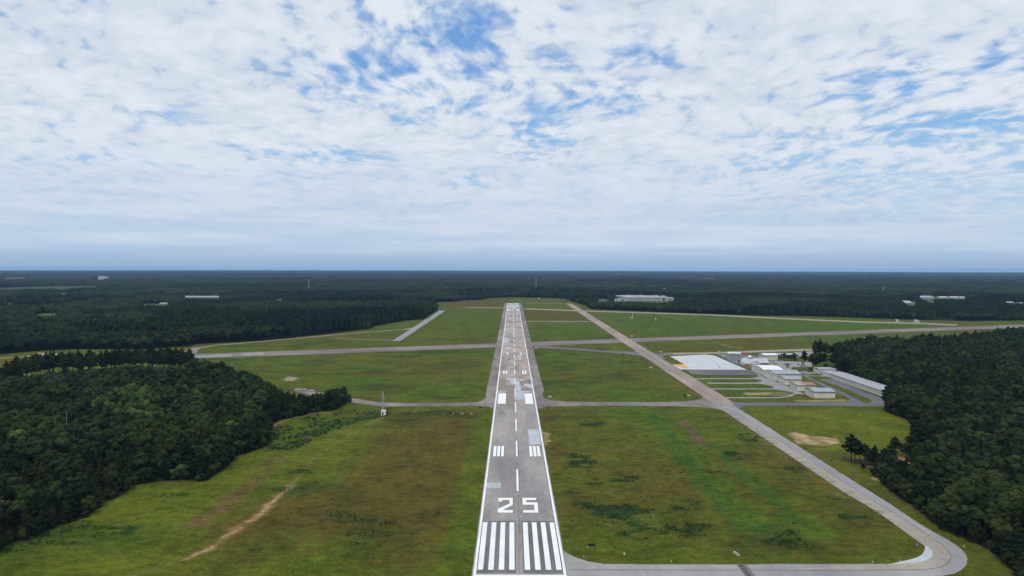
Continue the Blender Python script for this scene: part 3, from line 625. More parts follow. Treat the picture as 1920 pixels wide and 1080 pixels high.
# source meshes for the instanced woods live in their own unlinked collections, in a fixed order
def source_collection(name, entries):
    cl = bpy.data.collections.new(name)
    for i, (nm, meshes) in enumerate(entries):
        bm_ = bmesh.new(); mats = []
        for me_ in meshes:
            off = len(mats); mats += list(me_.materials); n0 = len(bm_.faces); bm_.from_mesh(me_); bm_.faces.ensure_lookup_table()
            for f in bm_.faces[n0:]: f.material_index += off
        m2 = bpy.data.meshes.new(nm); bm_.to_mesh(m2); bm_.free()
        for m_ in mats: m2.materials.append(m_)
        o = bpy.data.objects.new('%s_%02d' % (name, i), m2); cl.objects.link(o)
    return cl
def scatter(name, pts, kinds, rots, scls, cl, kind='stuff'):
    me = bpy.data.meshes.new(name); n_ = len(pts); me.vertices.add(n_); me.vertices.foreach_set('co', np.asarray(pts,np.float32).ravel())
    a = me.attributes.new('pick','INT','POINT'); a.data.foreach_set('value', np.asarray(kinds,np.int32))
    a = me.attributes.new('turn','FLOAT_VECTOR','POINT'); rv = np.zeros((n_,3),np.float32); rv[:,2] = rots; a.data.foreach_set('vector', rv.ravel())
    a = me.attributes.new('size','FLOAT_VECTOR','POINT'); a.data.foreach_set('vector', np.asarray(scls,np.float32).ravel())
    o = bpy.data.objects.new(name, me); COL.objects.link(o); tag(o, kind=kind)
    ng = bpy.data.node_groups.new(name,'GeometryNodeTree'); ng.interface.new_socket('Geometry',in_out='INPUT',socket_type='NodeSocketGeometry'); ng.interface.new_socket('Geometry',in_out='OUTPUT',socket_type='NodeSocketGeometry')
    N_ = ng.nodes; L = ng.links; gi = N_.new('NodeGroupInput'); go_ = N_.new('NodeGroupOutput'); ip = N_.new('GeometryNodeInstanceOnPoints'); ci = N_.new('GeometryNodeCollectionInfo')
    ci.inputs[0].default_value = cl; ci.inputs[1].default_value = True; ci.inputs[2].default_value = True
    def attr(nm, ty):
        q = N_.new('GeometryNodeInputNamedAttribute'); q.data_type = ty; q.inputs[0].default_value = nm
        return [s for s in q.outputs if s.enabled and s.name == 'Attribute'][0]
    e2r = N_.new('FunctionNodeEulerToRotation'); L.new(attr('turn','FLOAT_VECTOR'), e2r.inputs[0])
    L.new(gi.outputs[0], ip.inputs['Points']); L.new(ci.outputs[0], ip.inputs['Instance']); ip.inputs['Pick Instance'].default_value = True
    L.new(attr('pick','INT'), ip.inputs['Instance Index']); L.new(e2r.outputs[0], ip.inputs['Rotation']); L.new(attr('size','FLOAT_VECTOR'), ip.inputs['Scale']); L.new(ip.outputs[0], go_.inputs[0])
    md = o.modifiers.new('instances','NODES'); md.node_group = ng
    return o
def project(X_, Y_, Z_):
    dd = CH-Z_; f = Y_*math.cos(PITCH)+dd*math.sin(PITCH); v = -Y_*math.sin(PITCH)+dd*math.cos(PITCH)
    return 960+F*X_/f, 540+F*v/f, f
# ---- near woods: every tree gets a place first
def jitter_grid(poly, st, seed):
    R = np.random.default_rng(seed); x0, x1 = min(p[0] for p in poly), max(p[0] for p in poly); y0, y1 = min(p[1] for p in poly), max(p[1] for p in poly)
    gx, gy = np.meshgrid(np.arange(x0,x1,st), np.arange(y0,y1,st)); gx = gx+R.uniform(-.42,.42,gx.shape)*st; gy = gy+R.uniform(-.42,.42,gy.shape)*st
    gx, gy = gx.ravel(), gy.ravel(); m = inside(gx,gy,poly); return gx[m], gy[m]
trees = []   # (x, y, kind, height, crown scale, wood)
ROW = G([(45,672),(100,664),(150,663),(225,658),(287,655),(345,658)],20.5); ROWL = [(p[0],p[1]) for p in ROW]
LOWP = G([(0,700),(60,692),(150,690),(330,686),(345,700),(200,735),(0,760)])
YOUNG = G([(0,1036),(131,978),(245,911),(300,903),(340,870),(250,850),(0,880)],4)
TIP = G([(500,800),(500,755),(560,715),(660,735),(660,780)],4)
BRIGHT = G([(185,765),(215,735),(270,735),(310,760),(290,790),(210,800)],10)
gx, gy = jitter_grid(LW, 5.7, 3)
dE = sdist(gx,gy,LW); dR = np.abs(sdist(gx,gy,ROWL,False)); k1 = fbm(gx,gy,38.,201,3); inL = inside(gx,gy,LOWP); inY = inside(gx,gy,YOUNG); inT = inside(gx,gy,TIP); inB = inside(gx,gy,BRIGHT)
for i in range(len(gx)):
    u = random.random()
    if dR[i] < 13 and gx[i] < -.44*gy[i]:
        if u < (.97 if gx[i] > -400 else .75): trees.append((gx[i],gy[i],'pine',random.uniform(19,23.5),1.15,'L'))
        continue
    if gx[i] < -.44*gy[i] and (dR[i] < 95 or gy[i] > 660):
        hh = 5.0 if dR[i] < 14 or gy[i] > 690 else 6.8 if dR[i] < 30 else 9 if dR[i] < 55 else 11.5
        trees.append((gx[i],gy[i],'broad',hh*random.uniform(.85,1.15),1.5 if hh < 6 else 1.2,'L')); continue
    if inB[i] and u < .55: kd = 'bright'; h = random.uniform(13,18)
    elif inY[i]: kd = 'young' if u < .75 else 'broad'; h = random.uniform(10,13)
    elif inT[i]: kd = 'pine' if u < .55 else 'young'; h = random.uniform(8,11) if gy[i] < 545 and gx[i] > -150 else random.uniform(11,15)
    else:
        kd = 'broad' if k1[i] < .56 else ('pine' if u < .6 else 'broad'); h = random.uniform(9.5,18)
        if u > .965: kd = 'bright'
    if dE[i] < 5: h *= .72
    trees.append((gx[i],gy[i],kd,h,random.choice((.8,.95,1.1,1.25,1.5)),'L'))
for k in range(46):
    t_ = k/45; fy_ = np.interp(545+t_*98, [531,595,645], [787,773,763]); X_, Y_ = g(545+t_*98+random.uniform(-2,2), fy_-random.choice((2.5,6,10,14))); trees.append((X_,Y_,random.choice(('pine','young','broad')),random.uniform(8.5,11),1.35,'L'))
gx, gy = jitter_grid(RW_, 6.0, 4)
for (a_, b_, k_, h_, s_) in ((1633,872,'broad',6,1.2),(1645,879,'young',8,1.3),(1650,888,'broad',9,1.3),(1657,885,'pine',12,1.5),(1665,880,'broad',9,1.3),(1660,868,'broad',7,1.3),(1651,868,'broad',5,1.2),(1671,870,'pine',11,1.4),(1700,858,'broad',8,1.2),(1708,852,'pine',12,1.4),(1722,870,'pine',11,1.3),(1740,893,'broad',8,1.3),(1640,893,'broad',4,1.2),(1668,897,'pine',12,1.4)):
    X_, Y_ = g(a_,b_); trees.append((X_,Y_,k_,h_,s_,'R'))
SOIL = G([(1675,846),(1712,850),(1765,882),(1770,905),(1715,902),(1650,892)])
inS = inside(gx,gy,SOIL)
dE = sdist(gx,gy,RW_); k1 = fbm(gx,gy,55.,211,3); BR_ = G([(1740,800),(1920,760),(1960,1000),(1800,930)],12); inB = inside(gx,gy,BR_)
for i in range(len(gx)):
    u = random.random()
    px_, py_, _ = project(gx[i],gy[i],0.)
    if px_ > 2300 or (inS[i] and u < .72): continue
    u = random.random()
    if inB[i]: kd = 'broad' if u < .8 else 'young'; h = random.uniform(13,18)
    elif gy[i] > 720: kd = 'broad' if u < .45 else 'pine'; h = random.uniform(14,19)
    else: kd = 'pine' if (u < .5 or k1[i] > .6) else ('young' if u < .65 else 'broad'); h = random.uniform(13,18.5)
    if gy[i] < 400 and dE[i] < 14: kd = 'young' if u < .5 else 'broad'; h = random.uniform(7.5,12)
    if dE[i] < 4 and gy[i] < 520: h *= .8
    if gy[i] > 560 and gy[i] < 690 and dE[i] < 6: h *= .8
    trees.append((gx[i],gy[i],kd,h*random.uniform(.85,1.1),random.choice((.85,1.,1.1,1.25,1.5)),'R'))
def extra(px, py, kd, h, sc=1., w_='F'):
    X_, Y_ = g(px,py); trees.append((X_,Y_,kd,h,sc,w_))
# trees standing out from the woods
for q in ((1596,867,'pine',15,1.75),(1603,869,'pine',13.5,1.6),(1612,868,'pine',11,1.4),(1621,867,'pine',10,1.6),(1629,868,'broad',7.5,1.3),(1640,885,'pine',13.5,1.0),(1678,856,'pine',11,1.4),(1655,898,'young',12,1.05),
          (1664,895,'broad',11,1.),(1672,905,'young',12,1.1),(1710,862,'broad',9,1.),(1735,880,'pine',12,1.),(1722,888,'broad',9,.9),(1745,905,'young',12,1),(1668,878,'broad',8,.8),(1619,882,'bush',3.2,.9)): extra(*q)
for q in ((1470,675.5,'broad',8.,1.4),(1461,674.5,'bush',5,.7),(1478,675.5,'broad',6,1.3),(1484,676,'bush',6,1.2),(1489,676,'broad',8.5,1.2),(1492,677,'bush',4,.8),(1508,688,'pine',17.5,1.15),(1505,686.5,'bush',4.5,.5),(1519,680,'bush',2.5,.6),
          (1523,690,'pine',15,1.7),(1530,690,'broad',11,1.2),(1538,691,'pine',16,1.8),(1545,689,'pine',15,1.6),(1534,693,'bush',4,.8),(1549,693,'broad',7,1.0),(1541,695,'bush',3.5,.9),(1503,689,'bush',3,.5),(1497,687,'bush',3,.5),
          (1518,694.5,'bush',2.6,1.0),(1522,695,'bush',2.4,1.1)): extra(*q)
for q in ((1387.,681,'bush',3,.5),(1385,679.5,'bush',2.8,.5),(1391,683,'bush',1.8,.5),(1394,679,'bush',3.4,.5),(1390,686,'bush',1.5,.4)): extra(*q)
# six hundred largest become things, the rest one object
scored = []
for i, t in enumerate(trees):
    px_, py_, f = project(t[0],t[1],t[3]*.7); vis = -30 < px_ < 1950 and 480 < py_ < 1110
    scored.append(((t[3]*t[4]/f if vis else 0) + (10 if t[5] == 'F' else 0), i))
scored.sort(reverse=True); solo = {}; cnt = {'pine tree':0,'tree':0}
for s_, i in scored:
    if s_ <= 0: break
    ct = KCAT[trees[i][2]]
    if cnt[ct] < 300: cnt[ct] += 1; solo[i] = True
def zone_label(t):
    px_, py_, _ = project(t[0],t[1],0.); L = t[5] == 'L'; k = t[2]
    look = {'pine':'dark pine','young':'conical dark green pine','broad':'rounded dark green tree','bright':'light green tree','bush':'low bushy tree'}[k]
    tall = 'tall' if t[3] > HT[k]*1.08 else ('small' if t[3] < HT[k]*.85 else 'mid-sized')
    e_ = float(sdist(np.array([t[0]]),np.array([t[1]]),LW if L else RW_)[0])
    dp = 'at the edge of' if e_ < 7 else ('just inside' if e_ < 15 else ('rows inside' if e_ < 32 else 'deep inside')); nm_ = {'L':'left','R':'right'}[t[5]]
    if t in EDGE: return '%s %s, number %d from the left along the front edge of the %s wood' % (tall, {'pine':'pine','young':'conical pine','broad':'rounded tree','bright':'light green tree','bush':'bushy tree'}[k], EDGE[t], nm_), '%ss along the front edge of the %s wood' % (look, nm_)
    if L:
        if t in ROWT: return 'bare-trunked pine number %d from the left in the open row behind the left wood' % ROWT[t], 'bare-trunked pines in the row behind the left wood'
        w_ = 'the left wood, bottom left corner' if (px_ < 130 and py_ > 850) else 'the left wood at the picture edge' if px_ < 130 else 'the left wood, middle' if px_ < 260 else 'the left wood by the grass bay' if px_ < 400 else 'the left wood, inner grass corner' if px_ < 500 else 'the left wood tip'
    else:
        w_ = 'the right wood, taxiway bend' if py_ > 1010 else 'the right wood, lower taxiway' if py_ > 940 else 'the right wood, red soil' if py_ > 850 else 'the right wood, green field' if py_ > 765 else 'the right wood, long hangar'
    return '%s %s %s %s' % (tall, look, dp, w_), '%ss of %s' % (look, w_)
EXTRA_LABEL = ['tallest dark pine of the clump beside the small green field','second pine from the left in the clump below the green field','shorter pine leaning right of the clump by the green field','young pine in the middle of the row below the green field','slim young pine at the right end of the row below the green field',
 'lone thin pine with bare trunk on the slope above the taxiway','lone pine poking up over the bottom edge of the green field','young pine at the outer corner of the right wood','broadleaf tree just behind the corner of the right wood','dense young pine by the corner of the right wood','broadleaf tree right of the red soil patch','pine standing on the brown soil inside the right wood','small broadleaf tree on brown soil inside the right wood','young pine below the brown soil clearing','small broadleaf tree left of the red soil patch','low dark bush under the row of pines by the taxiway',
 'broad dark tree at the left of the car park tree row','small bush against the tan wall behind the terminal','second dark tree of the row behind the car park','low bush in the row behind the car park','tall dark tree at the right of the car park tree row','low bush at the right end of the car park tree row','tall lone pine standing at the edge of the car park','small bush beneath the lone pine by the car park','tiny shrub at the far side of the car park',
 'leftmost pine of the group right of the car park','second pine of the group right of the car park','wide pine at the centre of the group right of the car park','rightmost pine of the group right of the car park','low bush under the pines right of the car park','broadleaf tree behind the flat tan building','low bush behind the roof of the flat tan building','tiny bush left of the lone car park pine','tiny bush at the near left corner of the car park','long dark hedge bush on the grass by the tan building','right half of the dark hedge by the tan building',
 'round dark shrub on the lawn left of the terminal','outermost round shrub at the ramp edge by the terminal','small shrub on the lawn in front of the terminal','tall shrub at the left gable of the terminal','smallest shrub on the terminal lawn near the ramp']
EDGE, ROWT = {}, {}
el = {'L':[], 'R':[]}
for i in solo:
    t = trees[i]
    if t[5] in 'LR' and float(sdist(np.array([t[0]]),np.array([t[1]]),LW if t[5] == 'L' else RW_)[0]) < 8 and t[1] < 520 and not (t[2] == 'pine' and t[3] > 17.9): el[t[5]].append((project(t[0],t[1],0.)[0], t))
    elif t[5] == 'L' and t[3] > 18.4 and t[0] < -255 and t[2] == 'pine': ROWT[t] = project(t[0],t[1],0.)[0]
for k_ in el:
    for j, (p_, t) in enumerate(sorted(el[k_], key=lambda q: q[0])): EDGE[t] = j+1
for j, t in enumerate(sorted(ROWT, key=lambda q: ROWT[q])): ROWT[t] = j+1
xi = 0; rest = []
def place_tree(t, label, group, name=None):
    k = t[2]; cm, tm = random.choice(TK[k]); s = t[3]/HT[k]; root = thing(name or KNAME[k], label, 'bush' if (k == 'bush' and t[3] < 6) else KCAT[k], (t[0],t[1],0), random.uniform(0,6.28), group); w_ = s**.75*t[4]
    root.scale = (w_,w_,s)
    for nm, me_ in (('crown',cm),('trunk',tm)):
        o = bpy.data.objects.new(nm, me_); COL.objects.link(o); o.parent = root
for i, t in enumerate(trees):
    if t[5] == 'F':
        place_tree(t, EXTRA_LABEL[xi], None, 'shrub' if (t[2] == 'bush' and t[3] < 6) else None); xi += 1
    elif i in solo: place_tree(t, *zone_label(t))
    else: rest.append(t)
order = [('pine',i) for i in range(4)]+[('young',i) for i in range(3)]+[('broad',i) for i in range(5)]+[('bright',i) for i in range(2)]+[('bush',i) for i in range(2)]
near_cl = source_collection('woodland_tree', [(KNAME[k], TK[k][i]) for k, i in order])
first = {}; num = {}
for j, (k, i) in enumerate(order): first.setdefault(k, j); num[k] = num.get(k,0)+1
scatter('woodland', [(t[0],t[1],0) for t in rest], [first[t[2]]+random.randrange(num[t[2]]) for t in rest], [random.uniform(0,6.28) for t in rest],
        [(((t[3]/HT[t[2]])**.75)*t[4],)*2+(t[3]/HT[t[2]],) for t in rest], near_cl)
print('trees', len(trees), 'solo', len(solo), 'rest', len(rest))
def edge_pts(poly, n0, n1, st, inset):
    out = []
    for i in range(n0, n1):
        a, b_ = Vector(poly[i]), Vector(poly[(i+1)%len(poly)]); L = (b_-a).length; t = (b_-a).normalized() if L > 0 else Vector((1,0)); nn = Vector((-t.y,t.x))
        for j in range(int(L/st)):
            for rr in (inset, inset+3.2):
                p = a+t*(j+random.random())*st; q = p+nn*(rr+random.uniform(-1.2,1.2))
                if not inside(np.array([q.x]),np.array([q.y]),poly)[0]: q = p-nn*(rr+random.uniform(-1.2,1.2))
                out.append((q.x,q.y))
    return out
ep = [(p,0) for p in edge_pts(LW,0,21,3.4,1.2)]+[(p,0) for p in edge_pts(RW_,0,7,3.6,1.2)]+[(p,0) for p in edge_pts(RW_,12,18,3.6,1.2)]
bush_cl = source_collection('edge_bush', [('edge_bush', [TK['bush'][i][0]]) for i in range(2)]+[('edge_young', [TK['young'][i][0]]) for i in range(2)])
hs = [random.uniform(2.5,6.5) for _ in ep]
scatter('understorey', [(p[0],p[1],-.14*h) for (p,_),h in zip(ep,hs)], [random.randrange(4) for _ in ep], [random.uniform(0,6.28) for _ in ep], [((h/14.)**.6*.8,(h/14.)**.6*.8,h/14.*1.15) for h in hs], bush_cl)
# ---- far woods: single trees to 2.6 km, then groves
def lowtree(seed, pine):
    R = random.Random(seed); b = MB()
    if pine:
        for i in range(6):
            t = (i+.5)/6; s = 2.5*(1-t)**.7+.7; a = R.uniform(0,6.28); c_ = (.5*math.cos(a),.5*math.sin(a),17*(.25+.72*t)); b.ball(c_, (s*.8,s*.8,s*.8), 6, 4); leafquads(b, c_, (s,s,s*.8), 12, 1.0, 0, .8, R)
    else:
        for i in range(6):
            a = i*1.26; rr = R.uniform(.8,2.6) if i else 0; s = R.uniform(1.9,3.0); c_ = (rr*math.cos(a),rr*math.sin(a),R.uniform(6,11) if i else 9.5); b.ball(c_, (s*.85,s*.85,s*.95), 6, 4); leafquads(b, c_, (s,s,s), 13, 1.0, 0, .6, R)
    return b
def grove(seed, n_=26, W_=40.):
    R = random.Random(seed); b = MB()
    for i in range(n_):
        X_, Y_ = R.uniform(-W_/2,W_/2), R.uniform(-W_/2,W_/2); h = R.uniform(9,18); s = R.uniform(3.2,5.5)
        b.ball((X_,Y_,h-s*.9), (s,s,s*1.15), 6, 4)
        leafquads(b, (X_,Y_,h-s*.8), (s,s,s), 9, 1.7, 0, .7, R)
        b.ball((X_+R.uniform(-2,2),Y_+R.uniform(-2,2),h*.4), (s*1.1,s*1.1,h*.42), 5, 4)
    return b
far_cl = source_collection('far_tree', [('far_pine',[lowtree(i,True).mesh('p','far_leaf')]) for i in range(3)]+[('far_broad',[lowtree(9+i,False).mesh('q','far_leaf')]) for i in range(3)]+[('grove',[grove(20+i).mesh('g','far_leaf')]) for i in range(5)])
def cleared(X_, Y_):
    m = np.zeros(X_.shape, bool)
    for q in FIELDS:
        cxm = sum(p[0] for p in q)/len(q); cym = sum(p[1] for p in q)/len(q); qq = [(cxm+(a-cxm)*1.05, cym+(b_-cym)*1.25) for a, b_ in q]
        for k in (1.,1.05,1.1,1.15): m |= inside(X_*k,Y_*k,qq)
    for k in (1.,1.07,1.14): m |= wildfield(X_*k,Y_*k)
    m |= (np.abs(X_-10)<6)*0 > 0
    return m
FP, FK, FR, FS = [], [], [], []
def ringfill(r0, r1, st, pick, hs, ws, seed):
    R = np.random.default_rng(seed); n_ = int(r1*2*.85/st); gx, gy = np.meshgrid(np.arange(-r1*.80,r1*.80,st), np.arange(200,r1,st)); gx = (gx+R.uniform(-.45,.45,gx.shape)*st).ravel(); gy = (gy+R.uniform(-.45,.45,gy.shape)*st).ravel()
    rr = np.hypot(gx,gy); m = (rr >= r0) & (rr < r1) & (np.abs(gx) < gy*.80+180); gx, gy = gx[m], gy[m]; m = inside(gx,gy,FARC) & ~cleared(gx,gy); gx, gy = gx[m], gy[m]
    n_ = len(gx); tall = fbm(gx,gy,st*28,301,3); kind_n = fbm(gx,gy,260.,303,3)
    lo, hi = pick
    ki = R.integers(lo, hi, n_)
    if lo == 0: ki = np.where(kind_n > .52, R.integers(0,3,n_), R.integers(3,6,n_))
    hgt = (.45+1.0*tall)*R.uniform(.85,1.2,n_)*hs; e = sdist(gx,gy,FAR,False) if r0 < 1500 else None
    FP.append(np.stack([gx,gy,relief(gx,gy)-.3],1)); FK.append(ki); FR.append(R.uniform(0,6.28,n_)); w_ = R.uniform(.9,1.25,n_)*ws
    FS.append(np.stack([w_,w_,hgt],1)); print('far', r0, n_)
ringfill(500, 2700, 7.4, (0,6), 1.0, 1.15, 1)
ringfill(2700, 5200, 26, (6,11), 1., .85, 2)
ringfill(5200, 12000, 62, (6,11), 1., 1.9, 3)
ringfill(12000, 40000, 190, (6,11), 1.1, 5.6, 4)
scatter('distant_woodland', np.concatenate(FP), np.concatenate(FK), np.concatenate(FR), np.concatenate(FS), far_cl)
# ---- weeds
def tuft(seed):
    R = random.Random(seed); b = MB(); leafquads(b, (0,0,.25), (.8,.8,.45), 26, .26, 0, .9, R); return b
weed_cl = source_collection('weed', [('weed',[tuft(i).mesh('weed','weed')]) for i in range(3)])
wp = []
sel = np.where((weedmask > .45) & (y < 700) & (y > 238) & (np.abs(x) < 260) & (Z3 < .5))[0]
for i in sel:
    if random.random() < .55: wp.append((x[i]+random.uniform(-.8,.8), y[i]+random.uniform(-.8,.8), 0, random.uniform(.35,.8)))
sel = np.where((Z3 > .5) & (fbm(x,y,8.,57,3) > .45))[0]
for i in sel:
    if random.random() < .35: wp.append((x[i]+random.uniform(-.8,.8), y[i]+random.uniform(-.8,.8), 0, random.uniform(.6,1.5)))
for _ in range(230): wp.append((random.uniform(34,112), random.uniform(262,420), 0, random.uniform(.25,.6)))
def on_grass(X_, Y_): return (30 < X_ < 148 and 262 < Y_ < 540) or (-190 < X_ < -14 and Y_ < 545) or (172 < X_ < 260 and 330 < Y_ < 520)
wp = [p for p in wp if on_grass(p[0],p[1])]
scatter('weeds', [p[:3] for p in wp], [random.randrange(3) for p in wp], [random.uniform(0,6.28) for p in wp], [(p[3],)*3 for p in wp], weed_cl)
print('weeds', len(wp))
# ================================================================ buildings
def m_metal(name, col_, axis=0, rough=.5):
    def b(n, ins):
        p = n.new('ShaderNodeTexCoord').outputs['Object']; s_ = n.new('ShaderNodeSeparateXYZ', {0:p}).outputs
        u = n.math('ADD', s_[0], s_[1]) if axis == 0 else s_[axis-1]
        rib = n.math('ABSOLUTE', n.math('SINE', n.math('MULTIPLY', u, math.pi/.9)))
        f = n.noise(p, .35, 4, .6); f2 = n.noise(n.vmath('MULTIPLY', p, (1,1,.15)), 1.3, 4, .6)
        c = n.mix(n.ramp(n.math('ADD', n.math('MULTIPLY', f,.6), n.math('MULTIPLY', f2,.4)), .35,.65), [x*.86 for x in col_], [min(1,x*1.08) for x in col_])
        c = n.mix(n.ramp(rib, 0,.25,.18,0.), c, [x*.6 for x in col_])
        ins['Normal'] = n.new('ShaderNodeBump', {'Height':rib,'Strength':.25,'Distance':.03}).outputs[0]; ins['Roughness'] = rough
        return c
    return mat(name, b)
M['wall'] = m_metal('cream_wall', (.70,.66,.56)); M['wall2'] = m_metal('tan_wall', (.60,.55,.45)); M['wall3'] = m_metal('grey_wall', (.64,.61,.56))
M['roof_white'] = m_metal('white_roof', (.82,.84,.87), 1); M['roof_grey'] = m_metal('grey_roof', (.33,.37,.42), 1); M['roof_long'] = m_metal('pale_roof', (.36,.36,.39), 2)
def m_rust(n, ins):
    p = n.new('ShaderNodeTexCoord').outputs['Object']; f = n.noise(n.vmath('MULTIPLY', p, (1,.3,1)), .55, 5, .6); s_ = n.new('ShaderNodeSeparateXYZ', {0:p}).outputs
    f = n.math('ADD', f, n.ramp(s_[0], -6, 2, -.18, .14)); c = n.mix(n.ramp(f,.40,.60), (.40,.38,.36), (.34,.17,.15)); return c
M['roof_rust'] = mat('rusty_roof', m_rust)
M['trim'] = simple('dark_trim', (.10,.12,.15), .5); M['white'] = simple('white_paintwork', (.80,.81,.83), .5); M['dark'] = simple('dark_opening', (.025,.027,.032), .4)
M['glass'] = mat('dark_glass', color=(.03,.04,.05), rough=.12, spec=.6); M['rubber'] = simple('rubber', (.02,.02,.02), .8); M['grey'] = simple('grey_steel', (.38,.40,.42), .5)
M['red'] = simple('red_paintwork', (.55,.07,.06), .5); M['yellow'] = simple('yellow_panel', (.65,.60,.16), .5); M['rust'] = simple('rust_brown', (.30,.11,.035), .9); M['roof_far'] = simple('far_roof', (.30,.31,.33), .6)
M['dirtywhite'] = simple('weathered_white', (.46,.46,.43), .7); M['blue'] = simple('blue_sheet', (.30,.42,.55), .5); M['terminal_roof'] = m_metal('terminal_roof', (.47,.48,.52), 1); M['signwhite'] = simple('sign_back', (.60,.62,.50), .6)
def part(name, m, parent, fn, label=None):
    b = MB(); fn(b); o = b.build(name, m, parent)
    if label: o['label'] = label
    return o
def hangar(name, label, X0, X1, Y0, Y1, eave, ridge, wall='wall', roof='roof_grey', along='x', doors=(), group=None, windows=(), front=None, cat='hangar', trimm=True):
    cx_, cy_ = (X0+X1)/2, (Y0+Y1)/2; r = thing(name, label, cat, (cx_,cy_,0), 0, group); a, b2 = (X1-X0)/2, (Y1-Y0)/2
    def fw(b):
        if along == 'x':
            vs = [(-a,-b2,0),(a,-b2,0),(a,b2,0),(-a,b2,0),(-a,-b2,eave),(a,-b2,eave),(a,b2,eave),(-a,b2,eave),(-a,0,ridge),(a,0,ridge)]
            fs = [(0,1,5,4),(2,3,7,6),(1,2,6,9,5),(3,0,4,8,7),(0,3,2,1)]
        else:
            vs = [(-a,-b2,0),(a,-b2,0),(a,b2,0),(-a,b2,0),(-a,-b2,eave),(a,-b2,eave),(a,b2,eave),(-a,b2,eave),(0,-b2,ridge),(0,b2,ridge)]
            fs = [(0,1,5,8,4),(2,3,7,9,6),(1,2,6,5),(3,0,4,7),(0,3,2,1)]
        b.add(vs, fs)
    part('wall', wall, r, fw)
    def fr(b):
        o = .35; t = .14; k = (ridge-eave)/(b2 if along == 'x' else a)
        for s in (-1,1):
            if along == 'x': q = [(-a-o,s*(b2+o),eave-k*o+.02),(a+o,s*(b2+o),eave-k*o+.02),(a+o,0,ridge+.02),(-a-o,0,ridge+.02)]
            else: q = [(s*(a+o),-b2-o,eave-k*o+.02),(s*(a+o),b2+o,eave-k*o+.02),(0,b2+o,ridge+.02),(0,-b2-o,ridge+.02)]
            vs = q+[(x_,y_,z_+t) for x_,y_,z_ in q]; fs = [(4,5,6,7),(3,2,1,0),(0,1,5,4),(2,3,7,6),(1,2,6,5),(3,0,4,7)]
            b.add(vs, fs)
    part('roof', roof, r, fr)
    if trimm:
        def fg(b):
            if along == 'x': b.box(-a-.38,a+.38,-b2-.58,-b2-.36,eave-.32,eave+.10)
            else: b.box(-a-.58,-a-.36,-b2-.4,b2+.4,eave-.32,eave+.10)
        part('gutter', 'trim', r, fg)
        def fe(b):
            if along == 'x':
                for s in (-1,1):
                    k = (ridge-eave)/b2; q = [(-a-.42,s*(b2+.35),eave-k*.35-.22),(-a-.42,0,ridge-.22),(-a-.42,0,ridge+.14),(-a-.42,s*(b2+.35),eave-k*.35+.14)]
                    vs = q+[(x_+.05,y_,z_) for x_,y_,z_ in q]; b.add(vs, [(0,1,2,3),(7,6,5,4),(0,4,5,1),(2,6,7,3),(1,5,6,2),(0,3,7,4)])
            else: b.box(-a-.62,-a-.59,-b2,-b2+.2,0.1,eave-.4)
        part('gable_trim' if along == 'x' else 'downspout', 'trim', r, fe)
    def fb(b): b.box(-a-.06,-a-.01,-b2-.06,b2+.06,0,.35); b.box(-a-.06,a+.06,-b2-.06,-b2-.01,0,.3)
    part('base_flashing', 'trim', r, fb)
    for (side, p, w_, h) in doors:      # a door on the -X side at local y=p, or on the -Y side at local x=p
        if side == 'w':
            d_ = part('door', 'wall3', r, lambda b: b.box(-a-.10,-a-.02,p-w_/2,p+w_/2,.02,h))
            def ff(b):
                b.box(-a-.16,-a-.105,p-w_/2-.12,p+w_/2+.12,h,h+.16)
                for q in (p-w_/2-.12,p-.05,p+w_/2): b.box(-a-.16,-a-.105,q,q+.12,.02,h)
            part('door_frame', 'trim', d_, ff)
        else:
            d_ = part('door', 'wall3', r, lambda b: b.box(p-w_/2,p+w_/2,-b2-.08,-b2-.02,.02,h))
            part('door_frame', 'trim', d_, lambda b: (b.box(p-w_/2-.1,p+w_/2+.1,-b2-.13,-b2-.085,h,h+.12), b.box(p-w_/2-.1,p-w_/2,-b2-.13,-b2-.085,.02,h), b.box(p+w_/2,p+w_/2+.1,-b2-.13,-b2-.085,.02,h)))
    for (side, p, w_, z0, z1) in windows:
        if side == 'w': part('window', 'glass', r, lambda b: b.box(-a-.07,-a-.02,p-w_/2,p+w_/2,z0,z1))
        else: part('window', 'glass', r, lambda b: b.box(p-w_/2,p+w_/2,-b2-.06,-b2-.02,z0,z1))
    if front is not None: part('wall_seam', 'trim', r, lambda b: b.box(front-.05,front+.05,-b2-.09,-b2-.03,.3,eave-.4))
    return r
hangar('hangar','white-roofed cream hangar, farthest of the stepped row beside the taxilane',236.9,255.2,681.2,719.5,5.9,7.6,roof='roof_white',doors=(('w',-7,9.,4.6),('w',8,5.5,3.2)),group='hangars in the stepped row')
hangar('hangar','largest grey-roofed cream hangar, adjoining the white-roofed one',236.9,260.4,653.8,680.7,6.7,8.4,doors=(('w',-2.,17.,5.0),),group='hangars in the stepped row')
hangar('hangar','low grey-roofed hangar tucked against the largest hangar',238.0,252.0,632.6,651.6,5.1,6.5,doors=(('w',0.,12.,4.1),),group='hangars in the stepped row')
hangar('hangar','cream hangar with a rusty red stained roof',236.2,251.4,600.8,618.6,5.2,6.3,roof='roof_rust',doors=(('w',-5.6,3.6,4.1),('w',-1.4,3.6,4.1),('w',2.8,3.6,4.1),('w',6.8,2.8,4.1)),group='hangars in the stepped row')
hangar('hangar','nearest small cream hangar with blue-grey roof, by the dark service road',236.3,252.5,567.9,586.3,5.4,6.8,doors=(('w',0.,13.,4.4),),group='hangars in the stepped row',front=0.3)
r = hangar('row_hangar','very long cream hangar with pale roof, in front of the right wood',294.2,310.4,553.,673.5,4.6,6.3,roof='roof_long',along='y',windows=(('w',56,.8,1.2,2.6),),group=None)
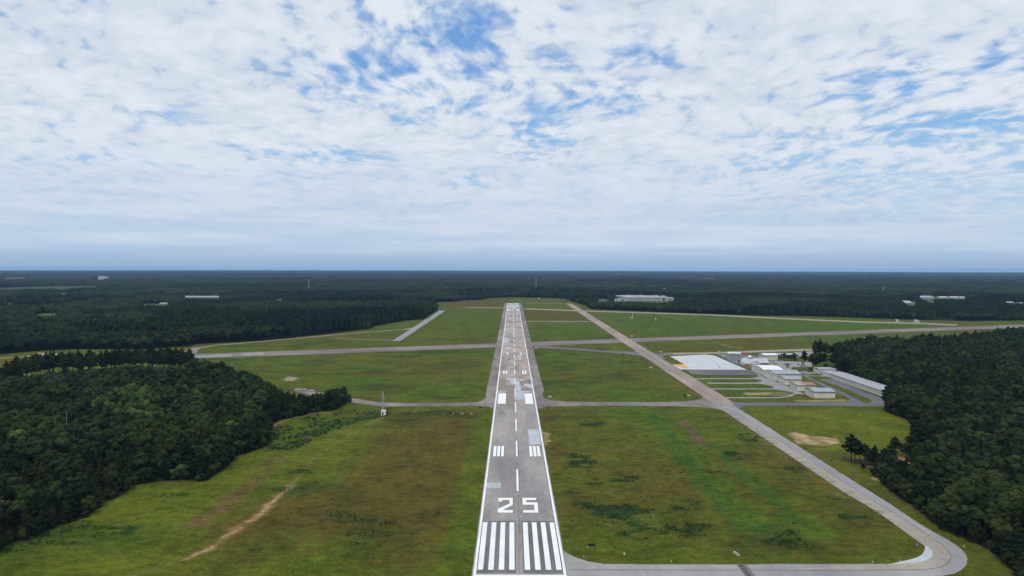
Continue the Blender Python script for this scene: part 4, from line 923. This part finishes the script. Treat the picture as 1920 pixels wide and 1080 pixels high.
for k in range(8):
    p = -52+k*13.2; d_ = part('door','wall3',r, lambda b: b.box(-8.17,-8.11,p,p+11.8,.05,3.9)); part('door_frame','trim',d_, lambda b: (b.box(-8.22,-8.175,p,p+11.8,1.95,2.0), b.box(-8.22,-8.175,p-.12,p-.02,.05,4.)))
hangar('storage_building','small cream annex at the far end of the long hangar',294.2,304.0,673.9,688.5,4.2,5.0,along='y',cat='building',trimm=False)
hangar('flat_building','low flat-roofed tan building behind the long hangar',296.5,312.5,701.,716.,4.4,4.55,wall='wall3',roof='roof_long',cat='building',trimm=False,windows=(('s',-6.5,.9,1.,2.2),))
hangar('maintenance_hangar','beige hangar with bright white roof behind the terminal',277.3,292.3,801,819,5.9,7.0,wall='wall2',roof='roof_white',cat='hangar',doors=(('w',0,10,4.5),('s',-4.7,1.,2.2)))
hangar('office_building','low pale building with grey roof beyond the tree row behind the car park',300.,324.,826,842,3.4,4.4,wall='wall3',roof='roof_long',cat='building',trimm=False)
# terminal
T = thing('terminal_building','grey metal-roofed terminal with central gable and small cupola beside the ramp','terminal',(254.2,764,0))
def box_(nm, m, x0,x1,y0,y1,z0,z1, par=None): return part(nm, m, par or T, lambda b: b.box(x0,x1,y0,y1,z0,z1))
box_('wall','wall3',-13,13,-6.2,6.2,0,3.3)
def groof(b):
    q = [(-14.,-7.4,3.0),(13.8,-7.4,3.0),(13.2,0,7.2),(-13.2,0,7.2),(13.8,7.4,3.0),(-14.,7.4,3.0)]
    vs = q+[(x_,y_,z_+.15) for x_,y_,z_ in q]
    b.add(vs, [(6,7,8,9),(9,8,10,11),(3,2,1,0),(5,4,2,3),(0,1,7,6),(4,5,11,10),(0,6,9,11,5,3),(1,2,4,10,8,7)])
part('roof','terminal_roof',T,groof)
part('gable_wall','white',T,lambda b: b.add([(-13.1,-6.2,3.3),(-13.1,6.2,3.3),(-13.1,0,6.8),(-13.0,-6.2,3.3),(-13.0,6.2,3.3),(-13.0,0,6.8)],[(0,2,1),(3,4,5),(0,1,4,3),(1,2,5,4),(2,0,3,5)]))
wing = part('entrance_wing','wall3',T,lambda b: b.add([(-8.6,-15.2,0),(0.6,-15.2,0),(.6,-6.3,0),(-8.6,-6.3,0),(-8.6,-15.2,3.),(.6,-15.2,3.),(.6,-6.3,3.),(-8.6,-6.3,3.)],[(0,1,5,4),(1,2,6,5),(3,0,4,7),(4,5,6,7)]))
part('gable_front','white',T,lambda b: b.add([(-10.2,-16.2,3.0),(2.2,-16.2,3.0),(-4,-16.2,6.3),(-10.2,-16.0,3.0),(2.2,-16.0,3.0),(-4,-16.0,6.3)],[(0,1,2),(5,4,3),(0,3,4,1),(1,4,5,2),(2,5,3,0)]))
def wroof(b):
    for s in (-1,1):
        q = [(-4,-16.5,6.55),(-4,-1.2,6.55),(-4+s*6.7,-7.6,3.05),(-4+s*6.7,-16.5,3.05)]; vs = q+[(x_,y_,z_+.15) for x_,y_,z_ in q]
        b.add(vs, [(0,1,2,3),(7,6,5,4),(0,3,7,4),(2,1,5,6),(3,2,6,7),(1,0,4,5)])
part('wing_roof','terminal_roof',T,wroof)
def ringf(b):
    for i in range(16):
        a0, a1 = 2*math.pi*i/16, 2*math.pi*(i+1)/16; P0 = [(-3.1+r_*math.cos(a_), -16.26, 4.5+r_*math.sin(a_)) for a_ in (a0,a1) for r_ in (.55,.8)]
        b.add([P0[0],P0[1],P0[3],P0[2]], [(0,1,2,3)])
part('gable_emblem','trim',T,ringf)
for k in range(6): part('window','glass',T,lambda b: b.box(-7.9+k*1.45,-6.9+k*1.45,-15.28,-15.22,.8,2.4))
for k in range(5): part('window','glass',T,lambda b: b.box(2.4+k*2.1,3.9+k*2.1,-6.28,-6.22,.8,2.4))
for X_ in (-10.,-6.,-2.,2.): part('porch_post','white',T,lambda b: b.tube((X_,-16.1,0),(X_,-16.1,3.),.12))
cup = box_('cupola','dirtywhite',-6.,-3.,-1.5,1.5,6.4,8.6); part('cupola_roof','white',cup,lambda b: b.add([(-6.6,-2.1,8.61),(-2.4,-2.1,8.61),(-2.4,2.1,8.61),(-6.6,2.1,8.61),(-4.5,0,10.4)],[(0,1,4),(1,2,4),(2,3,4),(3,0,4),(3,2,1,0)]))
part('cupola_window','glass',cup,lambda b: b.box(-5.3,-3.7,-1.56,-1.51,7.2,8.2))
# lattice helper
def lattice(b, h, w0, w1, bays, r=.05, mi=0, legs=4, z0=0):
    def c_(t, i): ww = w0+(w1-w0)*t; a = math.pi/4+i*2*math.pi/legs; return (ww*.7*math.cos(a), ww*.7*math.sin(a), z0+(h)*t)
    for i in range(legs):
        for k in range(bays):
            t0, t1 = k/bays, (k+1)/bays; b.tube(c_(t0,i), c_(t1,i), r, n=5, mi=mi); b.tube(c_(t0,i), c_(t1,(i+1)%legs), r*.6, n=4, mi=mi); b.tube(c_(t1,i), c_(t1,(i+1)%legs), r*.6, n=4, mi=mi)
X_, Y_ = 239.2, 744.
bt = thing('beacon_tower','red and white lattice beacon tower standing on the lawn by the terminal','tower',(X_,Y_,0))
part('lower_section','rust',bt,lambda b: lattice(b,3.4,2.6,2.3,2,.13)); part('white_section','white',bt,lambda b: lattice(b,8.4,2.2,1.5,5,.15,z0=3.5)); part('platform','red',bt,lambda b: (b.box(-1.3,1.3,-1.3,1.3,12.0,12.3), lattice(b,1.1,2.6,2.6,2,.05,z0=12.3)))
bc = part('beacon_head','red',bt,lambda b: (b.tube((0,0,12.3),(0,0,14.),.35), b.ball((-1.1,0,14.4),(.8,.6,.6)), b.ball((1.,0,14.4),(.8,.6,.6)))); part('lamp_lens','glass',bc,lambda b: b.box(-.3,.3,-.5,.5,14.9,15.4))
tag(sheet('bare_pad',[G([(1397,684.5),(1403.5,684.5),(1404,690),(1396.5,689.5)])],.02,'clay',.1),kind='structure')
ws = thing('windsock','small red windsock on a leaning white pole behind the terminal','windsock',(g(1408,664.5)[0],g(1408,664.5)[1],0)); part('pole','white',ws,lambda b: b.tube((0,0,0),(-1.2,0,4.6),.09)); part('sock','red',ws,lambda b: b.tube((-1.2,0,4.5),(-3.2,.3,4.1),.45,.2,8))
# masts
X_, Y_ = g(717,778)
mt = thing('lattice_mast','tall slim lattice weather mast beside a white hut in the left field','mast',(X_,Y_+2,0))
part('lattice','grey',mt,lambda b: lattice(b,15.5,1.15,1.0,14,.085)); part('cross_arm','grey',mt,lambda b: (b.tube((-1.6,0,11.6),(1.7,0,11.4),.07), b.box(1.3,2.0,-.15,.15,11.1,11.5))); part('tip','white',mt,lambda b: b.tube((.5,0,15.5),(.5,0,16.8),.06))
ht = thing('equipment_hut','small white equipment hut at the foot of the lattice mast','hut',(X_+.8,Y_,0)); part('wall','white',ht,lambda b: b.box(-1.45,1.45,-1.2,1.2,.2,3.0)); part('roof','white',ht,lambda b: b.box(-1.6,1.6,-1.35,1.35,3.0,3.15)); part('door','dark',ht,lambda b: b.box(-.9,.2,-1.27,-1.21,.25,1.5)); part('warning_panel','red',ht,lambda b: b.box(-.9,.2,-1.26,-1.21,1.7,2.4)); part('plinth','dirtywhite',ht,lambda b: b.box(-2.,.8,-2.2,-1.3,0,.15))
wm = thing('windsock','white windsock mast with low base in the far meadow','windsock',g(1186,596)+(0,)); part('pole','white',wm,lambda b: b.tube((0,0,0),(0,0,9.5),.28,.2)); part('base','white',wm,lambda b: b.box(-4,1.5,-.8,.8,0,1.))
o = MB(); o.tube((0,0,0),(0,0,3.6),.7,.7); o.ball((0,0,3.7),.7); q = o.build('marker_post','white',None,g(1229.5,600.6)+(0,)); tag(q,'white marker post alone in the far meadow','post')
for (px_,py_,h,lab,k) in ((579,547,52,'far thin mast above the left woods','far masts'),(1005,548,58,'far thin mast beyond the end of the runway','far masts'),(1656,556,34,'far thin mast above the right distant woods','far masts')):
    X_, Y_ = g(px_,py_); m_ = thing('radio_mast',lab,'mast',(X_,Y_,float(relief(np.array([X_]),np.array([Y_]))[0])),0,k); part('lattice','grey',m_,lambda b: lattice(b,h,2.2,1.6,10,.35,legs=3))
X_, Y_ = g(1620,664); m_ = thing('light_pole','pale light pole rising out of the trees behind the hangars','pole',(X_,Y_,0)); part('pole','grey',m_,lambda b: b.tube((0,0,0),(0,0,19.5),.16)); part('lamp_head','white',m_,lambda b: b.box(-1.1,1.1,-.3,.3,19.3,20.2))
X_, Y_ = g(125,790,14); tag(MB().__class__ and (lambda b: (b.tube((0,0,-12),(0,0,7),.22,.1), b.build('dead_trunk','pale_bark',None,(X_,Y_,12)))[1])(MB()),'bare dead trunk poking out of the left wood','dead tree')
for px_ in (1495,1468):
    X_, Y_ = g(px_,688 if px_ > 1480 else 680); m_ = thing('lamp_post','slim lamp post at the %s edge of the car park' % ('near right' if px_ > 1480 else 'far left'),'lamp post',(X_,Y_,0),0,'car park lamp posts'); part('pole','grey',m_,lambda b: b.tube((0,0,0),(0,0,7.5),.09,.06)); part('lamp_head','grey',m_,lambda b: b.box(-.7,.7,-.15,.15,7.4,7.6))
# fence between the small field and the brown slope
fn = thing('field_fence','dark low fence along the near edge of the small green field','fence',(0,0,0)); F0, F1 = G([(1560,853.5),(1606,852)]), G([(1676,851),(1706,852)])
def rails(b):
    for (a_, c_) in (F0, F1):
        for z_ in (.35,.75,1.1): b.tube((a_[0],a_[1],z_),(c_[0],c_[1],z_),.05,n=4)
part('rail','dark',fn,rails)
for (a_, c_) in (F0, F1):
    for k in range(5): t = k/4; part('post','dark',fn,lambda b: b.tube((a_[0]+(c_[0]-a_[0])*t,a_[1]+(c_[1]-a_[1])*t,0),(a_[0]+(c_[0]-a_[0])*t,a_[1]+(c_[1]-a_[1])*t,1.25),.09,n=5))
# tanks
def tank(label, X_, Y_, L, r_, rz, grp):
    t = thing('fuel_tank',label,'tank',(X_,Y_,0),rz,grp); part('shell','white',t,lambda b: (b.tube((-L/2,0,r_+.7),(L/2,0,r_+.7),r_,n=16), b.ball((-L/2,0,r_+.7),(.5,r_*.98,r_*.98),14,6), b.ball((L/2,0,r_+.7),(.5,r_*.98,r_*.98),14,6)))
    for s in (-.3,.3): part('saddle','grey',t,lambda b: b.box(s*L-.2,s*L+.2,-r_*.8,r_*.8,0,1.2))
    part('hatch','dirtywhite',t,lambda b: b.tube((0,0,2*r_+.6),(0,0,2*r_+1.),.35))
bx, by = g(1370,665.5)
tank('long white fuel tank lying sideways by the far ramp',bx,by,6.6,1.45,0,'white fuel tanks beside the ramp'); tank('left of the two white tanks seen end-on by the ramp',bx+5.2,by-3,5,1.5,math.pi/2,'white fuel tanks beside the ramp'); tank('right of the two white tanks seen end-on by the ramp',bx+9,by-3,5,1.5,math.pi/2,'white fuel tanks beside the ramp')
X_, Y_ = g(1348.5,661.8); c_ = thing('equipment_cabinet','small grey cabinet by the tan road above the apron','cabinet',(X_,Y_,0)); part('body','grey',c_,lambda b: b.box(-.9,.9,-.7,.7,.3,2.6)); part('door','dirtywhite',c_,lambda b: b.box(-.6,.6,-.76,-.71,.6,2.3)); part('plinth','dirtywhite',c_,lambda b: b.box(-1.2,1.2,-1,1,0,.3))
# vehicles
def car(label, px_, py_, rz, col_, suv=False, group=None, pickup=False, L=4.6):
    X_, Y_ = g(px_,py_); r = thing('pickup_truck' if pickup else 'parked_car',label,'pickup' if pickup else 'car',(X_,Y_,.07),rz,group)
    m_ = bpy.data.materials.get('car_'+'_'.join(map(str,col_))) or mat('car_'+'_'.join(map(str,col_)), color=col_, rough=.3, spec=.5)
    h = .95 if not suv else 1.1; top = 1.45 if not suv else 1.85; w_ = .92; prof = [(-L/2,.35),(-L/2,.85),(-L/2+.15,h),(L/2-1.0,h),(L/2-.12,h*.82),(L/2,.55),(L/2,.32)]
    def body(b):
        n_ = len(prof); b.add([(x_,-w_,z_) for x_,z_ in prof]+[(x_,w_,z_) for x_,z_ in prof], [tuple(range(n_)), tuple(range(n_,2*n_))[::-1]]+[((i+1)%n_,i,n_+i,n_+(i+1)%n_) for i in range(n_)])
    part('body',m_,r,body); x0, x1 = (-L/2+.25, L/2-1.15) if not pickup else (-.3, L/2-1.2)
    part('cabin','glass',r,lambda b: b.add([(x0,-.86,h),(x1,-.86,h),(x1,.86,h),(x0,.86,h),(x0+.35,-.7,top),(x1-.65,-.7,top),(x1-.65,.7,top),(x0+.35,.7,top)],[(0,1,5,4),(1,2,6,5),(2,3,7,6),(3,0,4,7)]))
    part('roof',m_,r,lambda b: b.box(x0+.33,x1-.63,-.72,.72,top,top+.06))
    if pickup: part('load_bed','dark',r,lambda b: b.box(-L/2+.12,-.45,-.75,.75,h,h+.03))
    for sx in (-1,1):
        for sy in (-1,1):
            wl = part('wheel','rubber',r,lambda b: b.tube((sx*L*.3,sy*.78,.34),(sx*L*.3,sy*.95,.34),.34,n=10)); part('rim','grey',wl,lambda b: b.tube((sx*L*.3,sy*.955,.34),(sx*L*.3,sy*.97,.34),.2,n=8))
    for sy in (-1,1): part('headlight','dirtywhite',r,lambda b: b.box(L/2-.06,L/2+.01,sy*.68-.15,sy*.68+.15,.6,.75))
CP = 'cars parked right of the terminal'
car('white van-like car parked against the white-roofed hangar',1428.5,704.5,2.2,(.75,.77,.8),True,L=4.9)
car('white car parked in the corner beside the cream annex',1543.5,706.3,-.5,(.78,.8,.82),L=4.7)
car('grey pickup parked in front of the flat tan building',1534.,702.0,-.1,(.45,.46,.5),pickup=True,L=5.4)
car('black car parked on its own in the car park',1476.8,688.4,-1.57,(.02,.02,.025),True)
car('white car nearest the terminal eave',1440.6,682.5,.3,(.7,.73,.76),group=CP); car('pale blue car in the middle of the terminal parking bay',1446.,681.5,.3,(.45,.58,.66),group=CP)
car('silver car at the back of the terminal parking bay',1449.5,680.,.3,(.6,.64,.70),group=CP); car('white car at the front of the terminal parking bay',1449.5,683.3,.3,(.75,.77,.8),group=CP); car('grey car at the outer end of the terminal parking bay',1454.8,683.8,.3,(.55,.56,.60),group=CP)
car('small white car parked at the ramp edge by the apron',1357.2,668.6,2.9,(.78,.8,.82),True,L=4.8); car('tiny white cart beside the small white car',1361.3,668.4,0,(.8,.8,.8),L=2.4); car('small white cart at the ramp edge by the terminal lawn',1383.4,680.,.4,(.75,.77,.78),L=2.6)
car('brown flatbed trailer-like truck in the middle of the car park',1475.5,684.,.1,(.09,.065,.055),pickup=True,L=7.5)
# loader behind the pickup, blue sheets, debris
X_, Y_ = g(1534.5,699.5); ld = thing('loader','black loader with a raised boom before the tan building','loader',(X_,Y_,0)); part('body','dark',ld,lambda b: b.box(.2,4.0,-1,1,.5,2.4)); part('cab','dark',ld,lambda b: b.box(-.9,.8,-.8,.8,1.6,4.4)); part('boom','dark',ld,lambda b: (b.tube((-.2,0,2.4),(-2.2,0,4.9),.25), b.box(-3.,-2.,-.9,.9,4.3,5.1)))
for s in (-1,1):
    for x_ in (.9,3.1): part('wheel','rubber',ld,lambda b: b.tube((x_,s*.9,.65),(x_,s*1.3,.65),.65,n=12))
for i, (px_, py_, w_) in enumerate(((1504,699.3,3.0),(1509.5,699.6,4.6))):
    X_, Y_ = g(px_,py_); t = thing('equipment_cart','pale blue covered cart on the path, %s of two' % ('left' if i == 0 else 'right'),'cart',(X_,Y_,0),0,'blue carts on the path'); part('cover','blue',t,lambda b: b.add([(-w_/2,-.9,.5),(w_/2,-.9,.5),(w_/2,.9,.5),(-w_/2,.9,.5),(-w_/2+.3,-.6,1.4),(w_/2-.3,-.6,1.4),(w_/2-.3,.6,1.4),(-w_/2+.3,.6,1.4)],[(0,1,5,4),(1,2,6,5),(2,3,7,6),(3,0,4,7),(4,5,6,7)]))
    for s in (-1,1): part('wheel','rubber',t,lambda b: b.tube((s*w_*.3,-.9,.3),(s*w_*.3,.9,.3),.3,n=8))
for i, (px_, py_, a, L) in enumerate(((558.5,732.4,-.25,5.5),(568.,731.5,.2,3.2),(572,732.6,.1,2.5),(583,734.,-.1,5.),(561,745,.4,3.4),(541,709.5,.1,4.))):
    X_, Y_ = g(px_,py_); lab = ('white boat hull lying half hidden at the tip of the left wood','small pale trailer beside the boat hull','tiny pale trailer right of the boat hull','long pale sheet stack by the taxiway end','pale tarp heap inside the left wood tip','pale rubble heap on the bare patch behind the left wood')[i]
    t = thing(('boat_hull','trailer','trailer','sheet_stack','tarp_heap','rubble_heap')[i],lab,('boat','trailer','trailer','stack','tarp','rubble')[i],(X_,Y_,0),a); part('hull' if i == 0 else 'load','dirtywhite' if i == 0 else 'grey',t,lambda b: b.add([(-L/2,-.8,.4),(L/2,-.5,.6),(L/2,.5,.6),(-L/2,.8,.4),(-L/2+.2,-.9,1.5),(L/2+.5,0,1.7),(L/2-1,.8,1.5),(-L/2+.2,.9,1.4)],[(0,1,5,4),(1,2,5),(2,3,7,6),(3,0,4,7),(4,5,6,7),(5,2,6),(3,2,1,0)]))
    part('support','dark',t,lambda b: (b.box(-L/3,-L/3+.3,-.6,.6,0,.5), b.box(L/3-.3,L/3,-.5,.5,0,.6)))
# airfield signs and lights
def sign(label, px_, py_, w_, h, m_, grp=None, m2=None, rz=0):
    X_, Y_ = g(px_,py_); t = thing('airfield_sign',label,'sign',(X_,Y_,0),rz,grp)
    part('panel',m_,t,lambda b: b.box(-w_/2,w_/2 if not m2 else 0,-.12,.12,.35,.35+h))
    if m2: part('panel',m2,t,lambda b: b.box(.01,w_/2,-.12,.12,.35,.35+h),'yellow half of the sign')
    part('pad','asphalt' if m_ == 'blackpaint' else 'dirtywhite',t,lambda b: b.box(-w_/2,w_/2,-.2,.25,0,.06))
    for s in (-1,1): part('leg','grey',t,lambda b: b.box(s*w_*.35-.05,s*w_*.35+.05,-.05,.05,.08,.35))
sign('black backed sign lying low on the grass near the lower taxiway',1109.3,1025.6,2.75,.95,'blackpaint'); sign('black and yellow sign at the corner before the mid taxiway',1288,743.6,5.6,.95,'blackpaint',None,'yellow')
sign('pale sign back on the grass right of the aiming marks',1030.8,745,3.,.8,'signwhite','pale airfield signs'); sign('pale sign on the meadow below the asphalt connector',1220,690.2,3.2,.9,'signwhite','pale airfield signs'); sign('pale sign beside the runway where the strips cross',1005,653.1,4.,.9,'signwhite','pale airfield signs'); sign('pale sign beyond the crossing strip by the taxiway',1184.6,631,3.8,.9,'signwhite','pale airfield signs')
sign('yellow sign beside the tan road near the taxiway crossing',1238.8,660.6,3.2,.9,'yellow'); sign('small black sign at the left runway shoulder corner',900.2,766.,1.3,1.2,'blackpaint')
for (px_,py_) in ((1214.6,647.3),(1167,665.6),(1169.8,665.2),(1202,674.9),(1213.8,682.9)):
    X_, Y_ = g(px_,py_); t = thing('sign_back','low black sign back on the grass %s' % {1214.6:'right of the crossing of taxiways',1167:'below the asphalt connector, left one',1169.8:'below the asphalt connector, right one',1202:'midway between connector and pale sign',1213.8:'just above the pale meadow sign'}[px_],'sign',(X_,Y_,0),0,'low black sign backs'); w_ = {1214.6:2.6,1167:1.7,1169.8:1.7,1202:1.6,1213.8:1.2}[px_]; part('panel','blackpaint',t,lambda b: b.box(-w_/2,w_/2,-.1,.1,.2,1.2)); part('leg','grey',t,lambda b: b.box(-.1,.1,-.05,.05,0,.2))
for i, px_ in enumerate((833.5,850.5,867,884)):
    X_, Y_ = g(px_,775.6); t = thing('approach_light_unit','%s of four white light boxes in a line left of the runway' % ('leftmost','second from left','third from left','rightmost')[i],'light unit',(X_,Y_,0),0,'row of four light boxes'); part('housing','dirtywhite',t,lambda b: b.box(-.4,.4,-.3,.4,.3,.55)); part('pad','dirtywhite',t,lambda b: b.box(-.9,.9,-1.2,-.4,0,.05))
    for s in (-1,1): part('leg','grey',t,lambda b: b.box(s*.4-.04,s*.4+.04,0,.08,0,.35))
X_, Y_ = g(1379.5,1038.5); t = thing('guidance_box','pale pointed box with black side beside the lower taxiway','marker',(X_,Y_,0),.45); part('body','dirtywhite',t,lambda b: b.box(-.22,.22,-1.,1.,0,.7)); part('cover','blackpaint',t,lambda b: b.box(.23,.42,-.7,.9,0,.85)); part('pad','dirtywhite',t,lambda b: b.box(-.7,.7,-1.6,-1.1,0,.1))
X_, Y_ = g(1170.5,1038.5); tag((lambda b: (b.box(-.16,.16,-.5,.5,0,.35), b.box(-.25,.25,-.75,-.5,0,.2), b.build('marker_box','signwhite',None,(X_,Y_,0)))[2])(MB()),'thin pale box on the grass near the lower taxiway','marker')
def light_(px_, py_, lab, grp):
    X_, Y_ = g(px_,py_); t = thing('edge_light',lab,'edge light',(X_,Y_,0),0,grp); part('stem','grey',t,lambda b: b.tube((0,0,.06),(0,0,.4),.06,n=6)); part('lens','dirtywhite',t,lambda b: b.ball((0,0,.48),.12)); part('base','dirtywhite',t,lambda b: b.tube((0,0,0),(0,0,.06),.3,n=10))
for (a_, c_, w_) in ((1094.5,1043.5,'before the corner where the lower taxiway meets the runway'),(1258,1053,'midway along the lower taxiway'),(1720,1022.5,'inside the taxiway bend'),(1687,1051.5,'beside the pale repair of the bend'),(1636,1054.5,'left of the pale repair'),(1808,1025,'outside the taxiway bend'),(1102.,1020.7+6,'left end of the black sign'),(1023,767,'by the mid taxiway right of the runway'),(1034,766.5,'by the mid taxiway just right of the runway corner')): light_(a_,c_,'small pale edge light '+w_,'edge lights in the grass')
X_, Y_ = g(1010.5,560.8); t = thing('far_shed','tiny white shed beyond the far runway end','shed',(X_,Y_,0)); part('wall','white',t,lambda b: b.box(-2.7,2.7,-2,2,0,3.6)); part('roof','roof_grey',t,lambda b: b.box(-3,3,-2.3,2.3,3.6,3.9)); part('door','dark',t,lambda b: b.box(-2,2,-2.06,-2.01,.1,1.5))
# ---------------------------------------------------------------- far buildings
wh = thing('warehouse','huge white warehouse showing above the woods right of the runway end','warehouse',(0,0,0))
part('wall','dirtywhite',wh,lambda b: b.box(355,468,2262,2440,0,9)); part('side_wall','roof_far',wh,lambda b: b.add([(354.5,2262,0),(338,2440,0),(338,2440,11),(354.5,2262,9.5)],[(0,1,2,3)]))
part('roof','roof_long',wh,lambda b: b.add([(354,2261,9.1),(469,2261,9.1),(500,2350,9.3),(430,2442,9.6),(338,2442,9.6)],[(0,1,2,3,4)]))
part('parapet','dirtywhite',wh,lambda b: b.box(354,469,2260.4,2261,7.6,10.2))
for i, (x_, y_) in enumerate(((385,2400),(425,2395),(470,2380),(405,2330),(440,2340),(486,2345))): part('roof_unit','dirtywhite',wh,lambda b: b.box(x_-7,x_+7,y_,y_+8,9.6,12.2))
for i in range(7): part('dock_door','dark',wh,lambda b: b.box(365+i*14,368+i*14,2260.1,2260.35,6.4,7.5))
for (nm,lab,x0,x1,y0,y1,h) in (('warehouse','lower white annex on the left of the huge warehouse',326,352,2236,2262,6.5),('warehouse','long low white annex on the right of the huge warehouse',474,505,2262,2330,7.5)):
    t = thing(nm,lab,'warehouse',((x0+x1)/2,(y0+y1)/2,0)); part('wall','dirtywhite',t,lambda b: b.box(-(x1-x0)/2,(x1-x0)/2,-(y1-y0)/2,(y1-y0)/2,0,h)); part('roof','roof_far',t,lambda b: b.box(-(x1-x0)/2-.5,(x1-x0)/2+.5,-(y1-y0)/2-.5,(y1-y0)/2+.5,h,h+.5)); part('door','dark',t,lambda b: b.box(-3,3,-(y1-y0)/2-.1,-(y1-y0)/2-.02,0,4))
for i in range(9):
    X_, Y_ = 298+i*5.6+random.uniform(-1,1), 2235+random.uniform(-12,22); t = thing('lorry_trailer','white lorry trailer parked left of the warehouse annex, number %d from the left' % (i+1),'lorry trailer',(X_,Y_,0),random.uniform(-.1,.1),'trailers beside the warehouse'); part('box','white',t,lambda b: b.box(-1.4,1.4,-6,6,1.1,4.1)); part('wheel','rubber',t,lambda b: (b.tube((-1.3,4,.5),(1.3,4,.5),.5), b.tube((-1.3,5.2,.5),(1.3,5.2,.5),.5))); part('leg','grey',t,lambda b: b.box(-1,1,-4.2,-3.9,0,1.1))
def far_house(name, lab, px0, px1, py_, h, dep, roof='roof_far', wall='grey', cat='house', grp=None, rh=None):
    (x0,y0),(x1,_) = g(px0,py_), g(px1,py_); w_ = abs(x1-x0)/2; Zr = float(relief(np.array([(x0+x1)/2]),np.array([y0]))[0]); t = thing(name,lab,cat,((x0+x1)/2,y0+dep/2,Zr),0,grp); rh = rh or h+min(4,w_*.25)
    part('wall',wall,t,lambda b: b.add([(-w_,-dep/2,0),(w_,-dep/2,0),(w_,dep/2,0),(-w_,dep/2,0),(-w_,-dep/2,h),(w_,-dep/2,h),(w_,dep/2,h),(-w_,dep/2,h),(-w_,0,rh),(w_,0,rh)],[(0,1,5,4),(2,3,7,6),(1,2,6,9,5),(3,0,4,8,7)]))
    def fr(b):
        for s in (-1,1): b.add([(-w_-.8,s*(dep/2+.8),h-.3),(w_+.8,s*(dep/2+.8),h-.3),(w_+.8,0,rh+.3),(-w_-.8,0,rh+.3),(-w_-.8,s*(dep/2+.8),h),(w_+.8,s*(dep/2+.8),h),(w_+.8,0,rh+.6),(-w_-.8,0,rh+.6)],[(4,5,6,7),(3,2,1,0),(0,1,5,4),(1,2,6,5),(3,0,4,7)])
    part('roof',roof,t,fr); part('window','glass',t,lambda b: [b.box(-w_+w_*.3*k+1,-w_+w_*.3*k+2.4,-dep/2-.1,-dep/2-.02,1.2,2.6) for k in range(1,6)])
HG = 'far houses above the right woods'
far_house('far_warehouse','long white building near the left horizon',184,200.5,524.5,24,40,'dirtywhite','dirtywhite','warehouse',rh=26); far_house('greenhouse','very long low white building in the left distance',338,411,558.5,2.2,14,cat='building')
far_house('far_house','small white house left of the long low building',299,313,572.5,4,14); far_house('far_house','large white-roofed house above the right woods',1698,1711,571,5,42,'dirtywhite',grp=HG,rh=9); far_house('far_house','blue-grey roofed building left of the far house row',1724,1750,560.8,6,40,'roof_grey',grp=HG)
for i, (a_, c_) in enumerate(((1763,1777),(1783,1797),(1800,1811),(1827,1832))): far_house('far_house','white-roofed house in the far row, %s' % ('leftmost','second','third','rightmost tiny one')[i],a_,c_,561,5.5,26,'dirtywhite',grp=HG)
far_house('far_house','low white shed row beside the large far house',1718,1736,569.5,3.5,16,grp=HG); far_house('far_warehouse','long low white building near the right picture edge',1884,1902,571.6,5,20,cat='building'); far_house('far_warehouse','short white building at the right picture edge',1912,1919,571.8,5,20,cat='building')
far_house('far_warehouse','long pale strip building near the centre right horizon',1273,1308,521.5,12,60,cat='building'); far_house('far_house','tiny white building right of the huge warehouse',1280,1284,564.5,6,14); far_house('far_house','white speck house near the horizon left of the runway',767,770,519.5,16,40,'dirtywhite'); far_house('far_house','white speck house near the horizon right of the runway',1158,1162,516,18,60,'dirtywhite')
# ---------------------------------------------------------------- haze
hb = MB(); hb.box(-36500,36500,-6500,42500,-330,104)
hm = bpy.data.materials.new('haze'); hm.use_nodes = True; hm.node_tree.nodes.clear(); hn = N(hm.node_tree)
pv = hn.new('ShaderNodeVolumePrincipled', {'Color':(.34,.61,1.,1), 'Density':3.7e-5, 'Anisotropy':.0})
hn.new('ShaderNodeOutputMaterial', {'Volume':pv.outputs[0]}); M['haze'] = hm
tag(hb.build('haze','haze'), kind='stuff')
